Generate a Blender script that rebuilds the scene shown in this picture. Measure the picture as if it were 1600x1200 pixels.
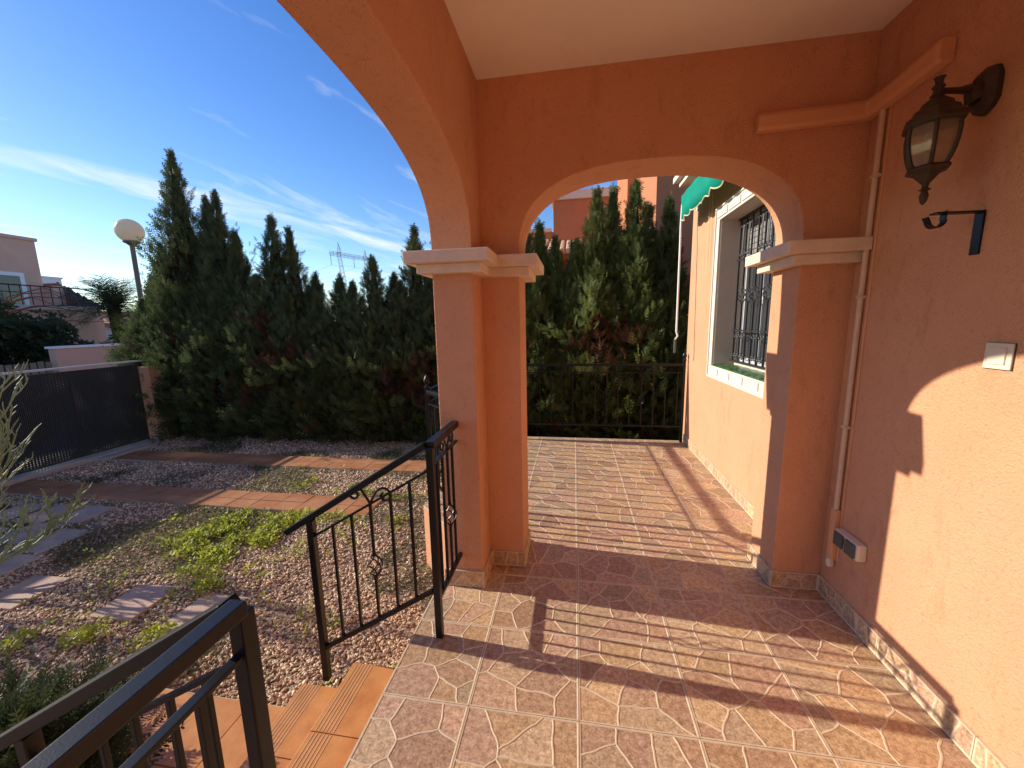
import bpy, bmesh, math, random
import numpy as np
from mathutils import Vector, Matrix, noise as mnoise
for o in list(bpy.data.objects): bpy.data.objects.remove(o)
S = bpy.context.scene
C = S.collection
PI = math.pi
rnd = random.Random(7)

# ------------------------------------------------------------------ camera
CAM_H = 1.55
R = ((0.987206, 0.005005, -0.159370), (0.157937, -0.156700, 0.975150), (-0.020609, -0.987634, -0.155366))
cam = bpy.data.cameras.new('camera'); cam.sensor_width = 36; cam.lens = 604 / 1600 * 36
cam.clip_start = 0.02; cam.clip_end = 3000
co = bpy.data.objects.new('camera', cam); C.objects.link(co)
right = Vector((R[0][0], R[1][0], R[2][0])); down = Vector((R[0][1], R[1][1], R[2][1]))
fwd = right.cross(down).normalized() * 1.0
if fwd.y < 0: fwd = -fwd
right.normalize(); up = (-down - fwd * (-down).dot(fwd)).normalized(); right = fwd.cross(up).normalized()
m = Matrix((right, up, -fwd)).transposed().to_4x4(); m.translation = (0, 0, CAM_H)
co.matrix_world = m
S.camera = co

# ------------------------------------------------------------------ sky + sun
SUN = Vector((1, -0.085, -0.4255)).normalized()          # direction the light travels
elev = math.asin(-SUN.z)
w = bpy.data.worlds.new('World'); S.world = w; w.use_nodes = True
nt = w.node_tree; nt.nodes.clear()
def N(nt, t, **k):
    n = nt.nodes.new(t)
    for a, b in k.items(): setattr(n, a, b)
    return n
out = N(nt, 'ShaderNodeOutputWorld'); bg = N(nt, 'ShaderNodeBackground'); bg.inputs[1].default_value = 0.1
sky = N(nt, 'ShaderNodeTexSky', sky_type='NISHITA', sun_disc=False, sun_elevation=elev,
        air_density=1.0, dust_density=0.12, ozone_density=2.2, altitude=0)
# azimuth of the sun as seen from the ground: rotation 0 looks along +Y, clockwise positive
sx, sy = -SUN.x, -SUN.y
sky.sun_rotation = math.atan2(sx, sy)
tc = N(nt, 'ShaderNodeTexCoord')
sep = N(nt, 'ShaderNodeSeparateXYZ'); nt.links.new(tc.outputs['Generated'], sep.inputs[0])
addz = N(nt, 'ShaderNodeMath', operation='ADD'); addz.inputs[1].default_value = 0.12; nt.links.new(sep.outputs[2], addz.inputs[0])
mx = N(nt, 'ShaderNodeMath', operation='MAXIMUM'); mx.inputs[1].default_value = 0.03; nt.links.new(addz.outputs[0], mx.inputs[0])
dv = []
for i in (0, 1):
    d = N(nt, 'ShaderNodeMath', operation='DIVIDE'); nt.links.new(sep.outputs[i], d.inputs[0]); nt.links.new(mx.outputs[0], d.inputs[1]); dv.append(d)
cmb = N(nt, 'ShaderNodeCombineXYZ'); nt.links.new(dv[0].outputs[0], cmb.inputs[0]); nt.links.new(dv[1].outputs[0], cmb.inputs[1])
mp0 = N(nt, 'ShaderNodeMapping'); mp0.inputs['Rotation'].default_value = (0, 0, math.radians(-74)); nt.links.new(cmb.outputs[0], mp0.inputs[0])
mp = N(nt, 'ShaderNodeMapping'); mp.inputs['Scale'].default_value = (0.5, 1.75, 1)
mp.inputs['Location'].default_value = (3.1, 1.7, 0)
nt.links.new(mp0.outputs[0], mp.inputs[0])
n1 = N(nt, 'ShaderNodeTexNoise'); n1.inputs['Scale'].default_value = 2.1; n1.inputs['Detail'].default_value = 9; n1.inputs['Roughness'].default_value = 0.62; n1.inputs['Distortion'].default_value = 0.7
nt.links.new(mp.outputs[0], n1.inputs['Vector'])
n2 = N(nt, 'ShaderNodeTexNoise'); n2.inputs['Scale'].default_value = 0.8; n2.inputs['Detail'].default_value = 2
nt.links.new(mp.outputs[0], n2.inputs['Vector'])
mul = N(nt, 'ShaderNodeMath', operation='MULTIPLY'); nt.links.new(n1.outputs['Fac'], mul.inputs[0]); nt.links.new(n2.outputs['Fac'], mul.inputs[1])
rmp = N(nt, 'ShaderNodeValToRGB'); rmp.color_ramp.elements[0].position = 0.275; rmp.color_ramp.elements[1].position = 0.49
rmp.color_ramp.elements[0].color = (0, 0, 0, 1); rmp.color_ramp.elements[1].color = (0.75, 0.75, 0.75, 1)
nt.links.new(mul.outputs[0], rmp.inputs[0])
mix = N(nt, 'ShaderNodeMix', data_type='RGBA'); mix.inputs[7].default_value = (5.6, 5.6, 5.6, 1)
nt.links.new(rmp.outputs[0], mix.inputs[0])
hs = N(nt, 'ShaderNodeHueSaturation'); hs.inputs['Saturation'].default_value = 1.30; hs.inputs['Hue'].default_value = 0.514; hs.inputs['Value'].default_value = 0.95
nt.links.new(sky.outputs[0], hs.inputs['Color']); nt.links.new(hs.outputs[0], mix.inputs[6])
nt.links.new(mix.outputs[2], bg.inputs[0]); nt.links.new(bg.outputs[0], out.inputs[0])

sl = bpy.data.lights.new('sun', 'SUN'); sl.energy = 3.2; sl.angle = math.radians(0.55); sl.color = (1, 0.90, 0.75)
so = bpy.data.objects.new('sun', sl); C.objects.link(so); so.location = (-20, 2, 12)
so.rotation_euler = SUN.to_track_quat('-Z', 'Y').to_euler()
S.view_settings.view_transform = 'Standard'; S.view_settings.look = 'None'; S.view_settings.gamma = 1
S.view_settings.exposure = 1.08; S.view_settings.use_curve_mapping = False
S.render.resolution_x = 1024; S.render.resolution_y = 768
S.render.engine = 'CYCLES'
S.cycles.max_bounces = 8; S.cycles.diffuse_bounces = 5; S.cycles.transparent_max_bounces = 16

# ------------------------------------------------------------------ materials
def lin(r, g, b):
    f = lambda c: c / 12.92 if c <= 0.04045 else ((c + 0.055) / 1.055) ** 2.4
    return (f(r / 255), f(g / 255), f(b / 255), 1)
def mat(name, col, rough=0.7, var=0.15, vscale=6.0, bump=0.0, bscale=60.0, spec=0.3, col2=None, metal=0.0, bdist=0.01, streak=None):
    m = bpy.data.materials.new(name); m.use_nodes = True
    t = m.node_tree; b = t.nodes['Principled BSDF']
    if len(col) == 3: col = (*col, 1)
    if col2 is None: col2 = tuple(c * (1 - var) for c in col[:3]) + (1,)
    elif len(col2) == 3: col2 = (*col2, 1)
    tcn = N(t, 'ShaderNodeTexCoord')
    src = tcn.outputs['Object']
    if streak:
        mpn = N(t, 'ShaderNodeMapping'); mpn.inputs['Scale'].default_value = streak; t.links.new(src, mpn.inputs[0]); src = mpn.outputs[0]
    nz = N(t, 'ShaderNodeTexNoise'); nz.inputs['Scale'].default_value = vscale; nz.inputs['Detail'].default_value = 6; nz.inputs['Roughness'].default_value = 0.6
    t.links.new(src, nz.inputs['Vector'])
    r = N(t, 'ShaderNodeValToRGB'); r.color_ramp.elements[0].position = 0.32; r.color_ramp.elements[1].position = 0.68
    r.color_ramp.elements[0].color = col2; r.color_ramp.elements[1].color = col
    t.links.new(nz.outputs['Fac'], r.inputs[0]); t.links.new(r.outputs[0], b.inputs['Base Color'])
    b.inputs['Roughness'].default_value = rough; b.inputs['Specular IOR Level'].default_value = spec; b.inputs['Metallic'].default_value = metal
    if bump:
        n2 = N(t, 'ShaderNodeTexNoise'); n2.inputs['Scale'].default_value = bscale; n2.inputs['Detail'].default_value = 4
        t.links.new(tcn.outputs['Object'], n2.inputs['Vector'])
        bp = N(t, 'ShaderNodeBump'); bp.inputs['Strength'].default_value = bump; bp.inputs['Distance'].default_value = bdist
        t.links.new(n2.outputs['Fac'], bp.inputs['Height']); t.links.new(bp.outputs[0], b.inputs['Normal'])
    return m
M = {}
M['stucco'] = mat('orange_stucco', (0.70, 0.36, 0.207), 0.85, 0.10, 2.3, 0.9, 150, 0.15, bdist=0.009)
def weather(m):
    t = m.node_tree; b = t.nodes['Principled BSDF']; src = b.inputs['Base Color'].links[0].from_socket
    g = N(t, 'ShaderNodeTexCoord'); n1 = N(t, 'ShaderNodeTexNoise'); n1.inputs['Scale'].default_value = 9; n1.inputs['Detail'].default_value = 9; n1.inputs['Roughness'].default_value = 0.75
    mpn = N(t, 'ShaderNodeMapping'); mpn.inputs['Scale'].default_value = (1, 1, 0.35); t.links.new(g.outputs['Object'], mpn.inputs[0]); t.links.new(mpn.outputs[0], n1.inputs['Vector'])
    r = N(t, 'ShaderNodeValToRGB'); e = r.color_ramp.elements; e[0].position = 0.27; e[1].position = 0.45; e[0].color = (0.80, 0.76, 0.72, 1); e[1].color = (1, 1, 1, 1); t.links.new(n1.outputs['Fac'], r.inputs[0])
    n2 = N(t, 'ShaderNodeTexVoronoi', feature='DISTANCE_TO_EDGE'); n2.inputs['Scale'].default_value = 1.3; t.links.new(g.outputs['Object'], n2.inputs['Vector'])
    n3 = N(t, 'ShaderNodeTexNoise'); n3.inputs['Scale'].default_value = 70; n3.inputs['Detail'].default_value = 3; t.links.new(g.outputs['Object'], n3.inputs['Vector'])
    r3 = N(t, 'ShaderNodeValToRGB'); e = r3.color_ramp.elements; e[0].position = 0.25; e[1].position = 0.40; e[0].color = (0.80, 0.77, 0.74, 1); e[1].color = (1, 1, 1, 1); t.links.new(n3.outputs['Fac'], r3.inputs[0])
    last = src
    for q in (r, r3):
        mm = N(t, 'ShaderNodeMix', data_type='RGBA', blend_type='MULTIPLY'); mm.inputs[0].default_value = 1; t.links.new(last, mm.inputs[6]); t.links.new(q.outputs[0], mm.inputs[7]); last = mm.outputs[2]
    t.links.new(last, b.inputs['Base Color'])
weather(M['stucco'])
M['stucco_pink'] = mat('pink_stucco', (0.66, 0.42, 0.32), 0.85, 0.12, 1.5, 0.3, 120, 0.15)
M['stucco_red'] = mat('red_stucco', (0.50, 0.20, 0.10), 0.85, 0.12, 1.5, 0.3, 120, 0.15)
M['duct'] = mat('painted_duct', (0.70, 0.36, 0.19), 0.55, 0.05, 3, 0.0, 60, 0.3)
M['cream'] = mat('cream_stone', (0.74, 0.60, 0.47), 0.75, 0.14, 14, 0.35, 160, 0.2, bdist=0.004)
M['ceiling'] = mat('ceiling_paint', (0.86, 0.79, 0.70), 0.9, 0.09, 2.2, 0.35, 120, 0.1, bdist=0.003)
M['whitetrim'] = mat('white_trim', (0.66, 0.61, 0.53), 0.7, 0.08, 9, 0.2, 120, 0.2, bdist=0.003)
M['reveal'] = mat('window_reveal', (0.62, 0.54, 0.44), 0.8, 0.08, 6, 0.2, 150, 0.1, bdist=0.003)
M['iron'] = mat('black_iron', (0.009, 0.009, 0.011), 0.34, 0.3, 30, 0.12, 300, 0.3, bdist=0.002)
M['bronze'] = mat('aged_bronze', (0.055, 0.036, 0.022), 0.5, 0.45, 40, 0.2, 200, 0.4, bdist=0.002)
M['grille'] = mat('grey_grille', (0.032, 0.032, 0.034), 0.5, 0.2, 20, 0, 1, 0.4)
M['terracotta'] = mat('terracotta_tile', (0.60, 0.27, 0.08), 0.42, 0.3, 9, 0.15, 90, 0.4, col2=(0.46, 0.18, 0.05), bdist=0.003)
M['terraline'] = mat('tread_line', (0.66, 0.42, 0.22), 0.6, 0.15, 12)
M['drive'] = mat('drive_tile', (0.46, 0.225, 0.11), 0.7, 0.3, 5, 0.3, 60, 0.2, col2=(0.36, 0.13, 0.05))
M['slab'] = mat('pink_slab', (0.56, 0.385, 0.285), 0.8, 0.28, 8, 0.5, 70, 0.2, bdist=0.004)
M['grout'] = mat('cream_grout', (0.66, 0.51, 0.35), 0.8, 0.18, 30, 0.3, 200, 0.2, bdist=0.002)
M['concrete'] = mat('pale_concrete', (0.55, 0.47, 0.38), 0.85, 0.2, 8, 0.3, 60, 0.15)
M['earth'] = mat('gravel_ground', (0.42, 0.29, 0.21), 0.95, 0.4, 60, 1.0, 90, 0.1, col2=(0.16, 0.11, 0.075), bdist=0.02)
M['farground'] = mat('dry_ground', (0.28, 0.22, 0.16), 0.95, 0.3, 0.6, 0.2, 6, 0.1)
M['asphalt'] = mat('asphalt', (0.065, 0.065, 0.07), 0.9, 0.3, 3, 0.4, 120, 0.2)
M['pavement'] = mat('pavement', (0.35, 0.3, 0.26), 0.9, 0.2, 3, 0.2, 40, 0.1)
M['plastic'] = mat('ivory_plastic', (0.72, 0.63, 0.50), 0.4, 0.05, 8, 0, 1, 0.4)
M['pipe'] = mat('cream_pipe', (0.66, 0.50, 0.37), 0.5, 0.15, 12, 0, 1, 0.3)
M['darklid'] = mat('grey_lid', (0.075, 0.085, 0.08), 0.35, 0.1, 12, 0, 1, 0.4)
M['alu'] = mat('aluminium', (0.62, 0.62, 0.62), 0.4, 0.06, 10, 0, 1, 0.5)
M['shutter'] = mat('grey_shutter', (0.26, 0.25, 0.24), 0.6, 0.08, 10, 0, 1, 0.3)
M['white'] = mat('white_paint', (0.80, 0.80, 0.80), 0.6, 0.06, 10, 0, 1, 0.3)
M['greentile'] = mat('green_glaze', (0.075, 0.19, 0.06), 0.18, 0.45, 25, 0.1, 60, 0.6, col2=(0.03, 0.10, 0.035), bdist=0.002)
M['rooftile'] = mat('roof_tile', (0.42, 0.20, 0.11), 0.85, 0.35, 6, 0.3, 30, 0.15)
M['rooftile_pale'] = mat('pale_roof_tile', (0.62, 0.42, 0.28), 0.85, 0.3, 9, 0.3, 30, 0.15)
M['wood'] = mat('grey_wood', (0.26, 0.22, 0.18), 0.85, 0.3, 8, 0.3, 30, 0.15, streak=(1, 1, 0.2))
M['bark'] = mat('bark', (0.11, 0.07, 0.045), 0.9, 0.4, 14, 0.7, 30, 0.1, bdist=0.02)
M['lamppost'] = mat('grey_lamp_post', (0.20, 0.18, 0.15), 0.6, 0.1, 5)
M['pylon'] = mat('galvanised_steel', (0.30, 0.32, 0.34), 0.6, 0.1, 1)
M['twigred'] = mat('red_vine', (0.36, 0.10, 0.05), 0.8, 0.3, 5)
M['darkroof'] = mat('weathered_roof', (0.18, 0.11, 0.09), 0.9, 0.3, 5, 0.3, 10)

def leafmat(name, c, c2, trans=0.35, rough=0.55, brown=None):
    m = bpy.data.materials.new(name); m.use_nodes = True
    t = m.node_tree; t.nodes.clear()
    o = N(t, 'ShaderNodeOutputMaterial'); b = N(t, 'ShaderNodeBsdfPrincipled'); tr = N(t, 'ShaderNodeBsdfTranslucent'); mxs = N(t, 'ShaderNodeMixShader')
    g = N(t, 'ShaderNodeTexCoord'); nz = N(t, 'ShaderNodeTexNoise'); nz.inputs['Scale'].default_value = 2.3; nz.inputs['Detail'].default_value = 8; nz.inputs['Roughness'].default_value = 0.7
    t.links.new(g.outputs['Object'], nz.inputs['Vector'])
    r = N(t, 'ShaderNodeValToRGB'); e = r.color_ramp.elements
    e[0].position = 0.35; e[1].position = 0.65; e[0].color = (*c2, 1); e[1].color = (*c, 1)
    t.links.new(nz.outputs['Fac'], r.inputs[0]); src = r.outputs[0]
    if brown:
        at = N(t, 'ShaderNodeAttribute', attribute_name='dry'); mb = N(t, 'ShaderNodeMix', data_type='RGBA')
        mb.inputs[7].default_value = (*brown, 1); t.links.new(at.outputs['Fac'], mb.inputs[0]); t.links.new(src, mb.inputs[6]); src = mb.outputs[2]
    t.links.new(src, b.inputs['Base Color']); t.links.new(src, tr.inputs['Color'])
    b.inputs['Roughness'].default_value = rough; b.inputs['Specular IOR Level'].default_value = 0.25
    mxs.inputs[0].default_value = trans
    t.links.new(b.outputs[0], mxs.inputs[1]); t.links.new(tr.outputs[0], mxs.inputs[2]); t.links.new(mxs.outputs[0], o.inputs[0])
    return m
M['cypress'] = leafmat('cypress_foliage', (0.115, 0.145, 0.055), (0.06, 0.085, 0.035), 0.28, brown=(0.115, 0.052, 0.03))
M['cypress_b'] = leafmat('yellow_cypress_foliage', (0.15, 0.175, 0.045), (0.07, 0.10, 0.03), 0.28, brown=(0.13, 0.06, 0.028))
M['inner'] = mat('crown_core', (0.035, 0.035, 0.018), 0.95, 0.5, 9, 1.0, 25, 0.05, col2=(0.03, 0.017, 0.01), bdist=0.05)  # dark colour of the solid core added inside the cypress crowns
M['sprig'] = leafmat('pale_sprig', (0.20, 0.24, 0.06), (0.11, 0.15, 0.04), 0.35)  # lighter green than the cypress crowns
M['juniper'] = leafmat('juniper_foliage', (0.06, 0.085, 0.035), (0.03, 0.045, 0.02), 0.3)
M['weed'] = leafmat('weed_leaf', (0.50, 0.52, 0.07), (0.32, 0.38, 0.05), 0.5)
M['grass'] = leafmat('dull_grass', (0.15, 0.16, 0.055), (0.08, 0.095, 0.035), 0.35)
M['twig'] = leafmat('pale_twig', (0.36, 0.41, 0.24), (0.24, 0.30, 0.16), 0.2)
M['bush'] = leafmat('dark_bush', (0.055, 0.075, 0.03), (0.03, 0.045, 0.02), 0.25)
M['palm'] = leafmat('palm_frond', (0.09, 0.115, 0.045), (0.05, 0.07, 0.03), 0.25)
M['lime'] = leafmat('lime_shrub', (0.32, 0.33, 0.05), (0.18, 0.22, 0.04), 0.4)
M['redleaf'] = leafmat('red_leaf', (0.42, 0.10, 0.03), (0.30, 0.08, 0.03), 0.4)

# stone of the printed floor tiles: colour per stone + mottling
def stone_mat():
    m = bpy.data.materials.new('tile_stone'); m.use_nodes = True; t = m.node_tree; b = t.nodes['Principled BSDF']
    at = N(t, 'ShaderNodeAttribute', attribute_name='tint')
    g = N(t, 'ShaderNodeTexCoord')
    n1 = N(t, 'ShaderNodeTexNoise'); n1.inputs['Scale'].default_value = 42; n1.inputs['Detail'].default_value = 8; n1.inputs['Roughness'].default_value = 0.72
    n2 = N(t, 'ShaderNodeTexNoise'); n2.inputs['Scale'].default_value = 120; n2.inputs['Detail'].default_value = 4
    t.links.new(g.outputs['Object'], n1.inputs[0]); t.links.new(g.outputs['Object'], n2.inputs[0])
    r = N(t, 'ShaderNodeValToRGB'); e = r.color_ramp.elements; e[0].position = 0.30; e[1].position = 0.72
    e[0].color = (0.55, 0.47, 0.38, 1); e[1].color = (1.6, 1.58, 1.5, 1)
    t.links.new(n1.outputs['Fac'], r.inputs[0])
    mm = N(t, 'ShaderNodeMix', data_type='RGBA', blend_type='MULTIPLY'); mm.inputs[0].default_value = 1
    t.links.new(at.outputs['Color'], mm.inputs[6]); t.links.new(r.outputs[0], mm.inputs[7])
    r2 = N(t, 'ShaderNodeValToRGB'); e = r2.color_ramp.elements; e[0].position = 0.35; e[1].position = 0.6; e[0].color = (0.72, 0.7, 0.66, 1); e[1].color = (1.05, 1.05, 1.05, 1)
    t.links.new(n2.outputs['Fac'], r2.inputs[0])
    m3 = N(t, 'ShaderNodeMix', data_type='RGBA', blend_type='MULTIPLY'); m3.inputs[0].default_value = 1
    t.links.new(mm.outputs[2], m3.inputs[6]); t.links.new(r2.outputs[0], m3.inputs[7])
    t.links.new(m3.outputs[2], b.inputs['Base Color'])
    b.inputs['Roughness'].default_value = 0.5; b.inputs['Specular IOR Level'].default_value = 0.35
    bp = N(t, 'ShaderNodeBump'); bp.inputs['Strength'].default_value = 0.5; bp.inputs['Distance'].default_value = 0.003
    t.links.new(n1.outputs['Fac'], bp.inputs['Height']); t.links.new(bp.outputs[0], b.inputs['Normal'])
    return m
M['stone'] = stone_mat()
def pebble_mat():
    m = bpy.data.materials.new('pebbles'); m.use_nodes = True; t = m.node_tree; b = t.nodes['Principled BSDF']
    at = N(t, 'ShaderNodeAttribute', attribute_name='tint')
    t.links.new(at.outputs['Color'], b.inputs['Base Color']); b.inputs['Roughness'].default_value = 0.8; b.inputs['Specular IOR Level'].default_value = 0.2
    return m
M['pebble'] = pebble_mat()
# woven shade mesh with fine holes
def mesh_mat():
    m = bpy.data.materials.new('shade_mesh'); m.use_nodes = True; t = m.node_tree; t.nodes.clear()
    o = N(t, 'ShaderNodeOutputMaterial'); b = N(t, 'ShaderNodeBsdfPrincipled'); tr = N(t, 'ShaderNodeBsdfTransparent'); mx_ = N(t, 'ShaderNodeMixShader')
    b.inputs['Base Color'].default_value = (0.022, 0.032, 0.034, 1); b.inputs['Roughness'].default_value = 0.5
    g = N(t, 'ShaderNodeTexCoord'); sp = N(t, 'ShaderNodeSeparateXYZ'); t.links.new(g.outputs['Object'], sp.inputs[0])
    vals = []
    for i, s in ((1, 27.0), (2, 31.0)):
        q = N(t, 'ShaderNodeMath', operation='MULTIPLY'); q.inputs[1].default_value = s; t.links.new(sp.outputs[i], q.inputs[0])
        fr = N(t, 'ShaderNodeMath', operation='FRACT'); t.links.new(q.outputs[0], fr.inputs[0])
        gt = N(t, 'ShaderNodeMath', operation='GREATER_THAN'); gt.inputs[1].default_value = 0.64; t.links.new(fr.outputs[0], gt.inputs[0]); vals.append(gt)
    hole = N(t, 'ShaderNodeMath', operation='MULTIPLY'); t.links.new(vals[0].outputs[0], hole.inputs[0]); t.links.new(vals[1].outputs[0], hole.inputs[1])
    nzh = N(t, 'ShaderNodeTexNoise'); nzh.inputs['Scale'].default_value = 2.2; nzh.inputs['Detail'].default_value = 5; t.links.new(g.outputs['Object'], nzh.inputs[0])
    rh = N(t, 'ShaderNodeMapRange'); rh.inputs[1].default_value = 0.42; rh.inputs[2].default_value = 0.62; t.links.new(nzh.outputs['Fac'], rh.inputs[0])
    hm = N(t, 'ShaderNodeMath', operation='MULTIPLY'); t.links.new(hole.outputs[0], hm.inputs[0]); t.links.new(rh.outputs[0], hm.inputs[1]); hole = hm
    wv = N(t, 'ShaderNodeMath', operation='SINE'); q2 = N(t, 'ShaderNodeMath', operation='MULTIPLY'); q2.inputs[1].default_value = 290.0; t.links.new(sp.outputs[1], q2.inputs[0]); t.links.new(q2.outputs[0], wv.inputs[0])
    bpm = N(t, 'ShaderNodeBump'); bpm.inputs['Strength'].default_value = 0.25; bpm.inputs['Distance'].default_value = 0.01; t.links.new(wv.outputs[0], bpm.inputs['Height']); t.links.new(bpm.outputs[0], b.inputs['Normal'])
    t.links.new(hole.outputs[0], mx_.inputs[0]); t.links.new(b.outputs[0], mx_.inputs[1]); t.links.new(tr.outputs[0], mx_.inputs[2]); t.links.new(mx_.outputs[0], o.inputs[0])
    return m
M['mesh'] = mesh_mat()
def glassmat(name, col, rough=0.05, trans=0.0):
    m = bpy.data.materials.new(name); m.use_nodes = True; b = m.node_tree.nodes['Principled BSDF']
    b.inputs['Base Color'].default_value = (*col, 1); b.inputs['Roughness'].default_value = rough; b.inputs['Specular IOR Level'].default_value = 0.6
    b.inputs['Transmission Weight'].default_value = trans
    nz = N(m.node_tree, 'ShaderNodeTexNoise'); nz.inputs['Scale'].default_value = 9
    r = N(m.node_tree, 'ShaderNodeValToRGB'); r.color_ramp.elements[0].color = (*[c * 0.8 for c in col], 1); r.color_ramp.elements[1].color = (*col, 1)
    m.node_tree.links.new(nz.outputs['Fac'], r.inputs[0]); m.node_tree.links.new(r.outputs[0], b.inputs['Base Color'])
    return m
M['darkglass'] = glassmat('dark_glass', (0.05, 0.055, 0.06))
M['lampglass'] = glassmat('lantern_glass', (0.85, 0.78, 0.66), 0.12, 0.85)
M['globe'] = leafmat('opal_globe', (0.80, 0.74, 0.62), (0.76, 0.70, 0.58), 0.5, 0.35)
def awning_mat():
    m = leafmat('green_canvas', (0.01, 0.42, 0.30), (0.008, 0.36, 0.26), 0.4, 0.7); return m
M['canvas'] = awning_mat()
M['canvastrim'] = mat('cream_binding', (0.72, 0.66, 0.40), 0.8, 0.1)

# ------------------------------------------------------------------ mesh helpers
class MB:
    def __init__(s): s.v = []; s.f = []; s.m = []
    def add(s, v, f, mi=0):
        n = len(s.v); s.v += [tuple(p) for p in v]; s.f += [tuple(i + n for i in q) for q in f]; s.m += [mi] * len(f); return s
    def box(s, x0, x1, y0, y1, z0, z1, mi=0):
        v = [(x0, y0, z0), (x1, y0, z0), (x1, y1, z0), (x0, y1, z0), (x0, y0, z1), (x1, y0, z1), (x1, y1, z1), (x0, y1, z1)]
        f = [(0, 3, 2, 1), (4, 5, 6, 7), (0, 1, 5, 4), (1, 2, 6, 5), (2, 3, 7, 6), (3, 0, 4, 7)]
        return s.add(v, f, mi)
    def prism(s, pts, z0, z1, mi=0):      # polygon (ccw in xy)
        n = len(pts)
        v = [(x, y, z0) for x, y in pts] + [(x, y, z1) for x, y in pts]
        f = [tuple(range(n - 1, -1, -1)), tuple(range(n, 2 * n))] + [(i, (i + 1) % n, n + (i + 1) % n, n + i) for i in range(n)]
        return s.add(v, f, mi)
    def tube(s, pts, r, n=6, mi=0, cap=True):
        pts = [Vector(p) for p in pts]; rs = r if isinstance(r, (list, tuple)) else [r] * len(pts)
        v = []; ref = None
        for i, p in enumerate(pts):
            d = (pts[min(i + 1, len(pts) - 1)] - pts[max(i - 1, 0)])
            d = d.normalized() if d.length > 1e-9 else Vector((0, 0, 1))
            if ref is None:
                ref = Vector((0, 0, 1)) if abs(d.z) < 0.9 else Vector((1, 0, 0))
            a = (ref - d * ref.dot(d)); a = a.normalized() if a.length > 1e-6 else d.orthogonal().normalized()
            ref = a; b = d.cross(a)
            for k in range(n):
                t = 2 * PI * (k + 0.5) / n
                v.append(p + (a * math.cos(t) + b * math.sin(t)) * rs[i])
        f = []
        for i in range(len(pts) - 1):
            for k in range(n):
                f.append((i * n + k, i * n + (k + 1) % n, (i + 1) * n + (k + 1) % n, (i + 1) * n + k))
        if cap:
            f.append(tuple(range(n - 1, -1, -1))); f.append(tuple(range((len(pts) - 1) * n, len(pts) * n)))
        return s.add(v, f, mi)
    def bar(s, a, b, wd, h, mi=0, upv=(0, 0, 1)):     # rectangular bar a->b, wd sideways, h along up
        a = Vector(a); b = Vector(b); d = (b - a).normalized(); u = Vector(upv)
        if abs(d.dot(u)) > 0.99: u = Vector((0, 1, 0))
        sd = d.cross(u).normalized(); u = sd.cross(d).normalized()
        v = []
        for p in (a, b):
            for i, j in ((-1, -1), (1, -1), (1, 1), (-1, 1)):
                v.append(p + sd * (i * wd / 2) + u * (j * h / 2))
        return s.add(v, [(0, 1, 2, 3), (7, 6, 5, 4), (0, 4, 5, 1), (1, 5, 6, 2), (2, 6, 7, 3), (3, 7, 4, 0)], mi)
    def lathe(s, prof, c=(0, 0, 0), n=24, mi=0, start=0.0):
        v = []; f = []
        for r, z in prof:
            for k in range(n):
                t = 2 * PI * k / n + start; v.append((c[0] + r * math.cos(t), c[1] + r * math.sin(t), c[2] + z))
        for i in range(len(prof) - 1):
            for k in range(n):
                f.append((i * n + k, i * n + (k + 1) % n, (i + 1) * n + (k + 1) % n, (i + 1) * n + k))
        f.append(tuple(range(n - 1, -1, -1))); f.append(tuple(range((len(prof) - 1) * n, len(prof) * n)))
        return s.add(v, f, mi)
    def build(s, name, mats, parent=None, smooth=False, bevel=0.0, loc=None, tint=None):
        me = bpy.data.meshes.new(name); me.from_pydata(s.v, [], s.f)
        for q in (mats if isinstance(mats, (list, tuple)) else [mats]): me.materials.append(M[q])
        me.polygons.foreach_set('material_index', s.m)
        bm = bmesh.new(); bm.from_mesh(me)
        if tint is None: bmesh.ops.recalc_face_normals(bm, faces=bm.faces)
        if bevel:
            ed = [e for e in bm.edges if len(e.link_faces) == 2 and e.calc_face_angle(0) > 0.5]
            bmesh.ops.bevel(bm, geom=ed, offset=bevel, segments=2, profile=0.6, affect='EDGES', clamp_overlap=True)
        bm.to_mesh(me); bm.free()
        if smooth:
            me.polygons.foreach_set('use_smooth', [True] * len(me.polygons))
            try: me.set_sharp_from_angle(angle=math.radians(40))
            except Exception: pass
        me.update()
        o = bpy.data.objects.new(name, me); C.objects.link(o)
        if parent is not None: o.parent = parent
        if loc is not None: o.location = loc
        return o
def tag(o, label=None, cat=None, group=None, kind=None):
    if label: o['label'] = label
    if cat: o['category'] = cat
    if group: o['group'] = group
    if kind: o['kind'] = kind
    return o
def empty(name, loc=(0, 0, 0), label=None, cat=None, group=None, kind=None):
    o = bpy.data.objects.new(name, None); C.objects.link(o); o.location = loc; o.empty_display_size = 0.1
    return tag(o, label, cat, group, kind)
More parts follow.
